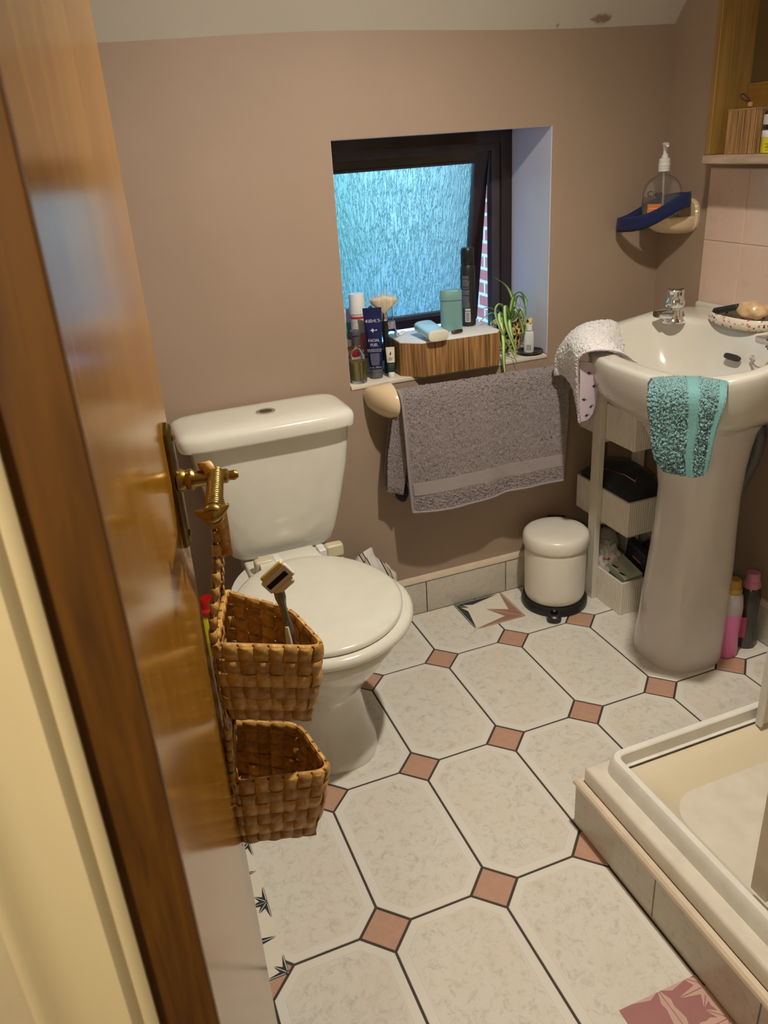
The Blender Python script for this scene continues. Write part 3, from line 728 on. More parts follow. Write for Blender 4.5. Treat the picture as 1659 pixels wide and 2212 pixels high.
def sticker(name, rect, mats, stars, label, z=0.0004):
    x0, x1, y0, y1 = rect; bm = bmesh.new(); box(bm, x0, x1, y0, y1, z-0.0002, z+0.0008, mi=0)
    for cx_, cy_, L, S, mi in stars:
        for q_, tri in enumerate(t_ for t_ in star_polys(cx_, cy_, L, S) if abs((t_[1][0]-t_[0][0])*(t_[2][1]-t_[0][1])-(t_[1][1]-t_[0][1])*(t_[2][0]-t_[0][0])) > 1e-8):
            p = clip_poly(tri, x0, x1, y0, y1)
            if p:
                try: bm.faces.new([bm.verts.new((x, y, z+0.0010+q_*0.00002)) for x, y in p]).material_index = mi
                except ValueError: pass
    o = obj(name, bm, mats, smooth=False); tag(o, label, 'floor sticker', 'star patterned floor stickers'); return o
P_ = 0.177
sticker('floor_sticker', (LX+0.012, -0.457, -0.817, -0.640), [M_VINYL, M_STAR], [(-0.459, -0.815, .042, .032, 1), (-0.459, -0.640, .042, .032, 1), (-0.5455, -0.7285, .085, .034, 1), (-0.634, -0.817, .042, .032, 1), (-0.634, -0.640, .042, .032, 1)], 'cream floor sticker with black stars beside the door edge, nearest the camera')
sticker('floor_sticker', (LX+0.012, -0.457, -0.639, -0.463), [M_VINYL, M_STAR], [(-0.459, -0.640, .042, .032, 1), (-0.459, -0.465, .042, .032, 1), (-0.5455, -0.5515, .085, .034, 1), (-0.634, -0.463, .042, .032, 1)], 'cream floor sticker with black stars partly under the woven basket')
sticker('floor_sticker', (0.4165, 0.600, 0.0925, 0.262), [M_VINYL, M_STAR, M_STARB], [(0.4200, 0.258, .16, .05, 1), (0.596, 0.0965, .175, .13, 2)], 'cream floor sticker with a brown and a black star left of the pedal bin')
sticker('floor_sticker', (0.078, 0.2475, -1.31, -1.131), [M_ROSE, M_ROSEL], [(0.165, -1.128, .07, .0, 1), (0.252, -1.156, .06, .045, 1), (0.165, -1.22, .09, .0, 1), (0.078, -1.22, .05, .035, 1), (0.2475, -1.22, .09, .04, 1)], 'dusky rose floor sticker with pale stars beside the shower plinth')
# ------------------------------------------------------------------ pedal bin
def pedal_bin():
    c = (0.735, 0.135, 0)
    t = thing('pedal_bin', 'cream enamel pedal bin with black base against the back wall', 'bin')
    lt('base', [(0.100, 0), (0.109, 0.003), (0.110, 0.022), (0.106, 0.029), (0.098, 0.031), (0.09, 0.03)], c, M_BLACK, t, n=56)
    lt('body', [(0.090, 0.0302), (0.0955, 0.034), (0.099, 0.045), (0.100, 0.06), (0.1015, 0.205), (0.100, 0.222), (0.097, 0.226)], c, M_WHITE, t, n=56)
    lt('lid', [(0.097, 0.2262), (0.1065, 0.2265), (0.1085, 0.231), (0.1085, 0.250), (0.106, 0.262), (0.100, 0.269), (0.088, 0.274), (0.06, 0.277), (0.02, 0.278), (0.001, 0.278)], c, M_WHITE, t, n=56)
    a = math.radians(238); d = Vector((math.cos(a), math.sin(a), 0)); s = Vector((-d.y, d.x, 0)); p = Vector(c)+d*0.108
    bm = bmesh.new(); Mx = Matrix(((d.x, s.x, 0, p.x), (d.y, s.y, 0, p.y), (0, 0, 1, 0), (0, 0, 0, 1)))
    loft(bm, [[Mx @ q for q in circ(0.012, 0, z, r*1.25, r, 28, 2.6)] for z, r in ((0.004, 0.020), (0.006, 0.024), (0.022, 0.024), (0.026, 0.020), (0.0262, 0.014), (0.022, 0.010))]); obj('pedal', bm, M_BLACK, t)
    lt('pedal_button', [(0.011, 0.0), (0.011, 0.006), (0.008, 0.009), (0.0005, 0.0095)], (p+d*0.002+Vector((0, 0, 0.025)))[:], M_BLACK, t, n=20)
    bx('rear_hinge', (-0.03, 0.03, -0.009, 0.009, 0.225, 0.268), M_BLACK, t, bev=0.004, M=Matrix.Translation(Vector(c)-d*0.112) @ Matrix.Rotation(a+PI/2, 4, 'Z'))
    rebase(t, c)
pedal_bin()
# ------------------------------------------------------------------ shelf unit with ribbed bins
def ribbed_bin(x0, x1, y0, y1, z0, z1, label):
    t = thing('storage_bin', label, 'storage bin', ((x0+x1)/2, (y0+y1)/2, z0), 'white ribbed bins of the narrow shelf unit')
    pts = []; p = 0.0078
    def side(a, b, out):
        a = Vector(a); b = Vector(b); L = (b-a).length; d = (b-a)/L; n = int(L/p); r = []
        for k in range(n):
            s0 = L*k/n; s = L/n
            r += [a+d*s0, a+d*(s0+s*0.45)+out*0.0022, a+d*(s0+s*0.75)+out*0.0022, a+d*(s0+s*0.98)]
        return r
    X, Y = Vector((1, 0)), Vector((0, 1))
    pts = side((x0, y0), (x1, y0), -Y)+side((x1, y0), (x1, y1), X)+side((x1, y1), (x0, y1), Y)+side((x0, y1), (x0, y0), -X)
    th = 0.006; c = Vector(((x0+x1)/2, (y0+y1)/2)); hx, hy = (x1-x0)/2, (y1-y0)/2
    def ins(q, e): return Vector((max(x0+e, min(x1-e, q.x)), max(y0+e, min(y1-e, q.y))))
    R = [[Vector((q.x, q.y, z0)) for q in pts], [Vector((q.x, q.y, z1-0.001)) for q in pts], [Vector((*ins(q, 0.0008), z1)) for q in pts], [Vector((*ins(q, th), z1)) for q in pts], [Vector((*ins(q, th), z0+0.006)) for q in pts]]
    bm = bmesh.new(); loft(bm, R); obj('bin_wall', bm, M_UNIT, t, smooth=False); rebase(t, ((x0+x1)/2, (y0+y1)/2, z0)); return t
bx0, bx1, by0, by1 = 0.8745, 1.006, -0.040, 0.232
ribbed_bin(bx0, bx1, by0, by1, 0.001, 0.118, 'white ribbed storage bin at the foot of the narrow shelf unit')
ribbed_bin(bx0, bx1, by0-0.006, by1, 0.289, 0.404, 'white ribbed storage bin in the middle of the shelf unit holding a black pouch')
ribbed_bin(bx0, bx1, by0-0.012, by1, 0.575, 0.688, 'white ribbed storage bin at the top of the shelf unit just under the basin')
def shelf_unit():
    t = thing('shelf_unit', 'narrow white shelf unit with square posts beside the basin pedestal', 'shelf unit')
    for x in (0.8525, 1.008):
        for y in (0.088,):
            bm = bmesh.new(); box(bm, x, x+0.0205, y, y+0.040, 0, 0.765, bev=0.0015); wn(obj('post', bm, M_UNIT, t, auto=60))
    for z in (0.284, 0.570):
        bm = bmesh.new(); box(bm, 0.8735, 1.0075, 0.094, 0.122, z-0.010, z+0.0045); obj('cross_rail', bm, M_UNIT, t)
    bm = bmesh.new(); box(bm, 0.855, 1.03, 0.09, 0.128, 0.7655, 0.776); obj('top_rail', bm, M_UNIT, t)
    rebase(t, (0.94, 0.11, 0))
shelf_unit()
def blob(name, c, r, m, parent=None, amp=0.15, fr=14, sub=4, zmin=None, e=2.0, seed=0.0):
    bm = bmesh.new(); bmesh.ops.create_icosphere(bm, subdivisions=sub, radius=1)
    for v in bm.verts:
        p = v.co.copy(); p = Vector([math.copysign(abs(a)**(2/e), a) for a in p])
        n = mnoise.noise(p*1.7*fr/14+Vector((seed, seed, 0)))*amp
        v.co = Vector((c[0]+p.x*r[0]*(1+n), c[1]+p.y*r[1]*(1+n), c[2]+p.z*r[2]*(1+n)))
        if zmin is not None and v.co.z < zmin: v.co.z = zmin
    return obj(name, bm, m, parent, auto=0)
M_NAVY = mat('black_fabric', (0.010, 0.011, 0.018), 0.85, var=0.3, sheen=0.15, bump=0.0005, bscale=300)
def pouch():
    t = thing('zip_pouch', 'black cosmetic pouch with rose gold zip in the middle bin', 'pouch')
    def f(u, v):   # u along y, v across x
        y = 0.225-0.262*u; x = 0.882+0.150*v
        z = 0.396+0.075*math.sin(PI*min(1, v*0.62+0.10))**0.9*(0.35+0.65*math.sin(PI*min(0.98, u*0.75+0.16)))
        if v > 0.78: z -= (v-0.78)*0.08
        return Vector((x, y, z+0.004*mnoise.noise(Vector((x*30, y*30, 0)))))
    D = [[f(i/30, j/24) for j in range(25)] for i in range(31)]
    bm = bmesh.new(); top = [[bm.verts.new(p) for p in r] for r in D]; bot = [[bm.verts.new(Vector((0.884+0.114*j/24, p.y, 0.31))) for j, p in enumerate(r)] for r in D]
    for i in range(30):
        for j in range(24):
            bm.faces.new((top[i][j], top[i+1][j], top[i+1][j+1], top[i][j+1])); bm.faces.new((bot[i][j], bot[i][j+1], bot[i+1][j+1], bot[i+1][j]))
        for j in (0, 24): bm.faces.new((top[i][j], bot[i][j], bot[i+1][j], top[i+1][j]))
    for j in range(24):
        for i in (0, 30): bm.faces.new((top[i][j], top[i][j+1], bot[i][j+1], bot[i][j]))
    obj('pouch_body', bm, M_NAVY, t, auto=0)
    M_RG = mat('rose_gold', (0.75, 0.42, 0.30), 0.3, 1.0)
    path = [f(0.02+0.80*k/20, 0.17+0.18*(k/20)**2)+Vector((0, 0, 0.0028)) for k in range(21)]
    z = tb('zip', path, 0.0020, M_RG, t, n=6); z['label'] = 'rose gold zip'
    e = path[-1]
    tb('zip_pull', [e, e+Vector((0.001, -0.004, -0.010)), e+Vector((0.0, -0.008, -0.024))], 0.0018, M_RG, z, n=6)
    bm = bmesh.new(); tube(bm, [e+Vector((0.008+0.006*math.cos(a), -0.002, 0.001+0.006*math.sin(a))) for a in [2*PI*k/16 for k in range(17)]], 0.0010, 6); obj('zip_ring', bm, M_CHROME, z)
    rebase(t, (0.94, 0.095, 0.31))
pouch()
def bin_contents():
    a = blob('dark_wash_bag', (0.945, 0.06, 0.672), (0.055, 0.085, 0.035), M_NAVY, amp=0.2, e=3)
    tag(a, 'black wash bag stuffed in the top bin just under the basin', 'bag')
    p = bx('white_card_box', (0.90, 0.942, -0.036, -0.018, 0.66, 0.689), mat('pale_blue_card', (0.55, 0.66, 0.78), 0.5), bev=0.002)
    tag(p, 'small pale blue and white packet at the front of the top bin', 'packet')
    b = blob('plastic_bag', (0.925, 0.115, 0.115), (0.040, 0.052, 0.075), mat('thin_white_plastic', (0.62, 0.60, 0.58), 0.3, var=0.15, scale=30, bump=0.002, bscale=60), amp=0.35, fr=40, seed=3)
    tag(b, 'crumpled white plastic bag with pink print sticking out of the lowest bin', 'plastic bag')
    o = blob('pink_print', (0.905, 0.085, 0.146), (0.014, 0.012, 0.004), mat('pink_print', (0.45, 0.10, 0.14), 0.5), b, amp=0.3)
    b2 = blob('tissue_roll', (0.955, 0.165, 0.165), (0.040, 0.045, 0.05), mat('grey_tissue', (0.35, 0.33, 0.31), 0.7, var=0.1), amp=0.1)
    tag(b2, 'grey wrapped roll standing behind the white bag in the lowest bin', 'roll')
    # pale green carton with dark leaf marks, lying tilted in the lowest bin
    t = thing('green_carton', 'pale green medicine carton lying in the lowest bin', 'carton')
    Mx = Matrix.Translation((0.936, 0.035, 0.118)) @ Matrix.Rotation(math.radians(12), 4, 'X') @ Matrix.Rotation(math.radians(-6), 4, 'Y')
    bx('carton_body', (-0.034, 0.034, -0.055, 0.055, -0.014, 0.014), mat('pale_green_card', (0.52, 0.58, 0.46), 0.6), t, bev=0.001, M=Mx)
    for dy in (-0.03, 0.012):
        bm = bmesh.new(); bm.faces.new([bm.verts.new(Mx @ Vector((x, dy+y, 0.0146))) for x, y in ((-0.033, 0.014), (-0.026, 0.012), (-0.018, -0.012), (-0.029, -0.004))]); obj('leaf_mark', bm, M_BLACK, t, smooth=False)
    bm = bmesh.new()
    for k in range(5): box(bm, 0.0+0.005*k, 0.002+0.005*k, -0.040+0.006*(k % 2), 0.030-0.010*(k % 3), 0.0142, 0.0146, M=Mx)
    obj('fine_print', bm, mat('grey_print', (0.35, 0.36, 0.40), 0.5), t, smooth=False)
    rebase(t, (0.936, 0.035, 0.10))
    # dark flat boxes wedged between the bin and the pedestal
    for k, (x, y, ang, h, lab) in enumerate(((0.992, 0.045, 14, 0.20, 'dark blue hair dye box with orange band wedged behind the pale green carton'), (1.03, 0.02, 16, 0.19, 'black printed box leaning between the lowest bin and the pedestal'))):
        u = thing('hair_product_box', lab, 'box')
        Mx = Matrix.Translation((x, y, 0.002+h/2)) @ Matrix.Rotation(math.radians(-ang*0.3), 4, 'Y') @ Matrix.Rotation(math.radians(ang), 4, 'X')
        bx('box_body', (-0.012, 0.012, -0.05, 0.05, -h/2, h/2), mat('dark_printed_card', (0.016, 0.018, 0.035), 0.35, var=0.4), u, bev=0.001, M=Mx)
        bx('coloured_band', (-0.0127, 0.0127, -0.03, 0.012, h/2-0.05, h/2-0.043), mat('orange_band', (0.45, 0.16, 0.03), 0.5), u, M=Mx)
        text('printing', 'plus', 0.022, mat('grey_print', (0.35, 0.36, 0.40), 0.5), Mx @ face_M((-0.0128, 0, 0.02-0.03*k), (0, -1, 0)), u)
        rebase(u, (x, y, 0.0))
    u = bx('black_sleeve', (-0.0015, 0.0015, -0.05, 0.05, 0, 0.17), M_BLACK, None, bev=0.0005, M=Matrix.Translation((1.012, -0.072, 0.001)) @ Matrix.Rotation(math.radians(20), 4, 'Z') @ Matrix.Rotation(math.radians(-6), 4, 'Y'))
    tag(u, 'thin black plastic sleeve standing on the floor between bin and pedestal', 'sleeve')
bin_contents()
# ------------------------------------------------------------------ bottles on the floor
def floor_bottles():
    t = thing('shampoo_bottle', 'pink and clear bottle with mustard cap behind the basin pedestal', 'bottle')
    c = (1.022, -0.352, 0)
    PK = mat('pink_liquid', (0.62, 0.16, 0.36), 0.25, var=0.05); CL = mat('cloudy_plastic', (0.36, 0.31, 0.30), 0.2)
    lt('bottle_body', [(0.026, 0), (0.031, 0.004), (0.033, 0.03), (0.030, 0.08), (0.032, 0.13), (0.033, 0.15)], c, PK, t, n=32)
    lt('bottle_shoulder', [(0.033, 0.1505), (0.033, 0.17), (0.029, 0.205), (0.022, 0.215)], c, CL, t, n=32)
    cap = lt('cap', [(0.0235, 0.2155), (0.0245, 0.218), (0.0245, 0.228), (0.0195, 0.231), (0.0195, 0.252), (0.017, 0.256), (0.001, 0.256)], c, mat('mustard_cap', (0.42, 0.26, 0.04), 0.3), t, n=32)
    rebase(t, c)
    t = thing('drinks_bottle', 'smoky grey bottle with pink cap standing by the right wall', 'bottle')
    c = (1.108, -0.335, 0)
    lt('bottle_body', [(0.028, 0), (0.0335, 0.005), (0.034, 0.03), (0.028, 0.075), (0.0255, 0.10), (0.0285, 0.14), (0.030, 0.165), (0.026, 0.19), (0.020, 0.20)], c, mat('smoky_plastic', (0.055, 0.052, 0.045), 0.15, var=0.2), t, n=36)
    lt('cap', [(0.024, 0.2005), (0.026, 0.203), (0.0255, 0.216), (0.022, 0.222), (0.0205, 0.224), (0.0205, 0.243), (0.018, 0.248), (0.001, 0.248)], c, mat('dusty_pink_cap', (0.55, 0.22, 0.36), 0.35), t, n=36)
    bx('hanging_label', (-0.0008, 0.0008, -0.018, 0.018, 0.03, 0.10), mat('magenta_label', (0.38, 0.05, 0.13), 0.4), t, M=Matrix.Translation((c[0]-0.038, c[1]-0.012, 0.01)) @ Matrix.Rotation(math.radians(55), 4, 'Z'))
    rebase(t, c)
    p = tb('waste_hose', spline([(1.10, -0.245, 0.72), (1.09, -0.30, 0.68), (1.085, -0.30, 0.60), (1.07, -0.275, 0.50), (1.055, -0.25, 0.42), (1.05, -0.24, 0.1)], 8), 0.017, mat('grey_hose', (0.10, 0.11, 0.115), 0.4), n=16)
    tag(p, 'dark grey waste hose running down behind the basin pedestal', 'hose')
    o = blob('pipe_lagging', (1.13, -0.345, 0.675), (0.028, 0.035, 0.03), mat('brown_lagging', (0.16, 0.10, 0.055), 0.8, var=0.5, scale=60), amp=0.4, fr=30)
    tag(o, 'brown wrapped pipe joint on the wall under the basin', 'pipe joint')
    # bleach bottle beside the toilet
    t = thing('bleach_bottle', 'yellow bleach bottle with red cap beside the toilet behind the door', 'bottle')
    c = (-0.405, 0.125, 0); YL = mat('yellow_plastic', (0.62, 0.60, 0.02), 0.3, var=0.04)
    lt('bottle_body', [(0.034, 0), (0.038, 0.006), (0.039, 0.10), (0.039, 0.18), (0.037, 0.235), (0.029, 0.268), (0.024, 0.28)], c, YL, t, n=36)
    lt('label', [(0.0395, 0.03), (0.0398, 0.031), (0.0398, 0.155), (0.0395, 0.156)], c, mat('pale_label', (0.5, 0.5, 0.5), 0.5, var=0.2, scale=50), t, n=36, cap0=False, cap1=False)
    lt('cap', [(0.0265, 0.2805), (0.028, 0.283), (0.028, 0.296), (0.024, 0.301), (0.0215, 0.303), (0.0215, 0.325), (0.019, 0.330), (0.001, 0.330)], c, mat('red_cap', (0.45, 0.008, 0.008), 0.25), t, n=36)
    rebase(t, c)
floor_bottles()
# ------------------------------------------------------------------ striped cloth behind the toilet
def striped():
    m, t, b = nodes('striped_cotton'); b.inputs['Roughness'].default_value = 0.9
    c = t.nodes.new('ShaderNodeTexCoord'); sx = t.nodes.new('ShaderNodeSeparateXYZ'); t.links.new(c.outputs['Object'], sx.inputs[0])
    ad = t.nodes.new('ShaderNodeMath'); ad.operation = 'MULTIPLY_ADD'; ad.inputs[1].default_value = 0.35; t.links.new(sx.outputs['Z'], ad.inputs[0]); t.links.new(sx.outputs['X'], ad.inputs[2])
    ml = t.nodes.new('ShaderNodeMath'); ml.operation = 'MULTIPLY'; ml.inputs[1].default_value = 20; t.links.new(ad.outputs[0], ml.inputs[0])
    fr = t.nodes.new('ShaderNodeMath'); fr.operation = 'FRACT'; t.links.new(ml.outputs[0], fr.inputs[0])
    r = t.nodes.new('ShaderNodeValToRGB'); r.color_ramp.interpolation = 'CONSTANT'; e = r.color_ramp.elements
    e[0].position = 0; e[0].color = (0.62, 0.59, 0.54, 1); e[1].position = 0.62; e[1].color = (0.02, 0.02, 0.03, 1)
    for pos, col in ((0.70, (0.62, 0.59, 0.54, 1)), (0.75, (0.40, 0.30, 0.08, 1)), (0.82, (0.62, 0.59, 0.54, 1)), (0.86, (0.02, 0.02, 0.03, 1)), (0.93, (0.62, 0.59, 0.54, 1))):
        q = e.new(pos); q.color = col
    t.links.new(fr.outputs[0], r.inputs[0]); t.links.new(r.outputs[0], b.inputs['Base Color'])
    bm = bmesh.new(); R = []
    for k in range(16):
        z = 0.002+0.325*k/15; f = k/15
        ring = []
        for q in range(72):
            a = 2*PI*q/72; rr = 1+0.07*math.sin(a*9+z*12)+0.05*math.sin(a*4+z*30)
            s = (1-0.25*f)*(1 if f < 0.85 else max(0.05, 1-((f-0.85)/0.15)**2*0.9))
            ring.append(Vector((0.115+0.080*rr*math.cos(a)*s, 0.185+0.055*rr*math.sin(a)*s, z-0.055*max(0, math.cos(a))*f+0.008*math.sin(a*5)*f)))
        R.append(ring)
    loft(bm, R); tag(obj('striped_bag', bm, m, auto=0), 'cream cotton bag with dark and ochre stripes behind the toilet lid', 'bag')
striped()
# ------------------------------------------------------------------ towel rail and towels
def terry(name, c1, c2, scale=420):
    m, t, b = nodes(name); c = t.nodes.new('ShaderNodeTexCoord')
    n = t.nodes.new('ShaderNodeTexNoise'); n.inputs['Scale'].default_value = scale; n.inputs['Detail'].default_value = 3; t.links.new(c.outputs['Object'], n.inputs[0])
    r = t.nodes.new('ShaderNodeValToRGB'); r.color_ramp.elements[0].position = 0.36; r.color_ramp.elements[1].position = 0.62
    r.color_ramp.elements[0].color = tuple(c1)+(1,); r.color_ramp.elements[1].color = tuple(c2)+(1,)
    t.links.new(n.outputs[0], r.inputs[0]); t.links.new(r.outputs[0], b.inputs['Base Color'])
    b.inputs['Roughness'].default_value = 1.0; b.inputs['Sheen Weight'].default_value = 0.3; b.inputs['Specular IOR Level'].default_value = 0.1
    bp = t.nodes.new('ShaderNodeBump'); bp.inputs['Distance'].default_value = 0.003; t.links.new(n.outputs[0], bp.inputs['Height']); t.links.new(bp.outputs[0], b.inputs['Normal'])
    return m
T_GREY = terry('grey_terry', (0.15, 0.125, 0.13), (0.36, 0.31, 0.315)); T_BAND = mat('grey_band', (0.30, 0.26, 0.265), 0.9, var=0.05, scale=300, stretch=(0.2, 1, 3), bump=0.001, bscale=200)
def rail():
    t = thing('towel_rail', 'cream ceramic towel rail on the back wall below the window', 'towel rail')
    def holder(x_in, x_out, zc):
        bm = bmesh.new(); R = []; n = 12
        for k in range(n+1):
            f = k/n; x = x_out+(x_in-x_out)*f; g = math.sin(f*PI/2)**0.62 if k else 0.02
            g2 = 0.30+0.70*g if k else 0.05
            r = []
            for q in range(36):
                a = 2*PI*q/36; c_, s_ = math.cos(a), math.sin(a)
                y = -0.062+(-0.062)*c_*g ; y = min(y, -0.0005)
                yy = WY-0.0005-(0.122*g)*(0.5-0.5*c_); zz = zc+0.012*(1-g)+0.058*s_*g2*(1.0-0.22*(0.5-0.5*c_))
                r.append(Vector((x, yy, zz)))
            R.append(r)
        loft(bm, R); return obj('holder', bm, M_CREAMC, t, auto=60)
    holder(0.218, 0.150, 0.775); holder(0.800, 0.868, 0.765)
    tb('rail_bar', [(0.21, 0.178, 0.792), (0.80, 0.178, 0.782)], 0.009, M_CHROME, t, n=20)
    rebase(t, (0.5, WY, 0.78))
rail()
def grey_towel():
    t = thing('hand_towel', 'mauve grey terry hand towel with ribbed border over the rail', 'towel')
    secs = [(0.222, 0.505, 0.178, 0.765), (0.220, 0.60, 0.190, 0.768), (0.214, 0.72, 0.208, 0.772), (0.203, 0.790, 0.218, 0.775), (0.180, 0.812, 0.222, 0.778), (0.156, 0.796, 0.224, 0.776), (0.147, 0.72, 0.228, 0.772), (0.143, 0.60, 0.232, 0.765), (0.140, 0.50, 0.236, 0.758), (0.137, 0.440, 0.239, 0.752)]
    G = []
    for k, (y, z, xl, xr) in enumerate(secs):
        row = []
        for j in range(9):
            f = j/8; x = xl+(xr-xl)*f; front = k >= 5
            yy = y+(0.007*math.sin(f*9+k*0.25)+0.005*math.sin(f*21+1))*(abs(z-0.8)/0.36)*(1 if front else 0.7)
            zz = z-0.010*f*(1 if k in (3, 4, 5) else 0)-(0.006*math.sin(f*5.2) if k == 9 else 0)
            row.append((x, min(yy, WY-0.02), zz))
        G.append(row)
    D = catgrid(G, 230, 190)
    def mask(u, v):
        if 0.845 < u < 0.905 or 0.03 < u < 0.085: return 0.10
        if u > 0.985 or u < 0.01 or v < 0.02 or v > 0.985: return 0.25
        return 1.0
    o = cloth('towel_body', D, T_GREY, t, fuzz=0.0034, mask=mask, thick=0.006, wave=0.002)
    # ribbed border woven across the front
    bm = bmesh.new(); a0, a1 = int(230*0.850), int(230*0.902)
    rows = D[a0:a1+1]; V = []
    for i, r in enumerate(rows):
        V.append([bm.verts.new(p+Vector((0, -0.0042-0.0007*(i % 2), 0))) for p in r[3:-3]])
    for a, b in zip(V, V[1:]):
        for j in range(len(a)-1): bm.faces.new((a[j], a[j+1], b[j+1], b[j]))
    obj('ribbed_border', bm, T_BAND, t, auto=0)
    hm = tb('hem', [p+Vector((0, -0.001, 0)) for p in D[-1]], 0.0042, T_BAND, t, n=8)
    tb('side_hem', [r[0]+Vector((0, 0, 0)) for r in D[70:]], 0.0042, T_BAND, t, n=8)
    # second thickness folded at the left
    G = [[(0.214, 0.17, 0.790), (0.232, 0.160, 0.795)], [(0.200, 0.185, 0.70), (0.238, 0.165, 0.70)], [(0.186, 0.195, 0.60), (0.238, 0.168, 0.60)], [(0.182, 0.198, 0.53), (0.228, 0.175, 0.52)], [(0.180, 0.200, 0.500), (0.222, 0.178, 0.490)]]
    G = [[a, tuple((Vector(a)+Vector(b))/2+Vector((0, 0.006, 0))), b] for a, b in G]
    cloth('folded_edge', catgrid(G, 110, 22), T_GREY, t, fuzz=0.0025, thick=0.006, mask=lambda u, v: 0.15 if 0.68 < u < 0.84 else 1)
    rebase(t, (0.5, 0.178, 0.80))
    b = blob('black_cloth', (0.232, 0.208, 0.485), (0.022, 0.014, 0.03), M_NAVY, amp=0.2); tag(b, 'black cloth end peeping from behind the grey hand towel', 'cloth')
grey_towel()
T_WHITE = terry('white_terry', (0.70, 0.69, 0.68), (0.88, 0.87, 0.86), 380); T_TEAL = terry('teal_terry', (0.06, 0.15, 0.165), (0.27, 0.49, 0.51), 380)
M_TEALF = mat('teal_border', (0.14, 0.32, 0.33), 0.85, var=0.08, scale=200, bump=0.0008, bscale=250)
M_LILAC = mat('lilac_cotton', (0.50, 0.42, 0.50), 0.85, var=0.05, scale=12)
def white_towel():
    t = thing('muslin_towel', 'white terry bib towel lined in lilac with fish print on the basin corner', 'towel')
    G = [[(0.808,-0.120,0.868), (0.800,-0.072,0.872), (0.840,-0.015,0.885), (0.870,0.018,0.900), (0.880,0.036,0.915)],
         [(0.735,-0.135,0.912), (0.748,-0.085,0.924), (0.775,-0.030,0.936), (0.815,0.010,0.947), (0.838,0.042,0.952)],
         [(0.668,-0.118,0.922), (0.690,-0.070,0.934), (0.715,-0.020,0.944), (0.742,0.025,0.950), (0.775,0.060,0.952)],
         [(0.655,-0.075,0.893), (0.672,-0.030,0.912), (0.690,0.015,0.922), (0.715,0.058,0.928), (0.742,0.082,0.930)],
         [(0.662,-0.062,0.835), (0.674,-0.020,0.860), (0.690,0.035,0.875), (0.700,0.080,0.880), (0.712,0.105,0.885)],
         [(0.668,-0.058,0.770), (0.682,-0.020,0.798), (0.700,0.040,0.820), (0.704,0.095,0.835), (0.702,0.118,0.838)],
         [(0.680,-0.052,0.700), (0.690,-0.022,0.735), (0.712,0.035,0.778), (0.716,0.090,0.800), (0.705,0.122,0.795)]]
    D = catgrid(G, 150, 110)
    o = cloth('towel_body', D, T_WHITE, t, fuzz=0.0030, thick=0.005, wave=0.002)
    L = [[(0.664,-0.060,0.885), (0.688,-0.080,0.880), (0.712,-0.085,0.872)], [(0.668,-0.062,0.835), (0.694,-0.075,0.832), (0.716,-0.080,0.828)], [(0.672,-0.058,0.770), (0.700,-0.066,0.768), (0.722,-0.068,0.772)], [(0.682,-0.054,0.702), (0.702,-0.058,0.706), (0.716,-0.060,0.722)]]
    DL = catgrid(L, 40, 24); li = cloth('lining', DL, M_LILAC, t, fuzz=0.0, thick=0.002, wave=0.001); li['label'] = 'lilac lining with small fish'
    for i, j in ((9, 10), (18, 17), (26, 5), (31, 15), (4, 19), (36, 9)):
        c = DL[i][j]; du = (DL[i+1][j]-c).normalized(); dv = (DL[i][j+1]-c).normalized(); n = du.cross(dv); n = -n if n.y > 0 else n; s = 0.0065; bm = bmesh.new(); F = []
        for poly in (((-1, 0), (-0.3, 0.45), (0.4, 0.3), (0.7, 0), (0.4, -0.3), (-0.3, -0.45)), ((0.7, 0), (1.2, 0.45), (1.1, -0.4)), ((-0.2, 0.4), (0.2, 0.9), (0.3, 0.3)), ((-0.2, -0.4), (0.1, -0.9), (0.3, -0.3))):
            F.append([bm.verts.new(c+dv*x*s+du*y*s+n*0.0022) for x, y in poly])
        for f in F: bm.faces.new(f)
        bmesh.ops.remove_doubles(bm, verts=bm.verts, dist=0.0002)
        obj('fish_print', bm, M_BLACK, li, smooth=False)
    tb('edge_binding', [r[0] for r in D[8:]], 0.0022, mat('lilac_binding', (0.42, 0.34, 0.40), 0.9), t, n=6)
    rebase(t, (0.70, 0.02, 0.93))
white_towel()
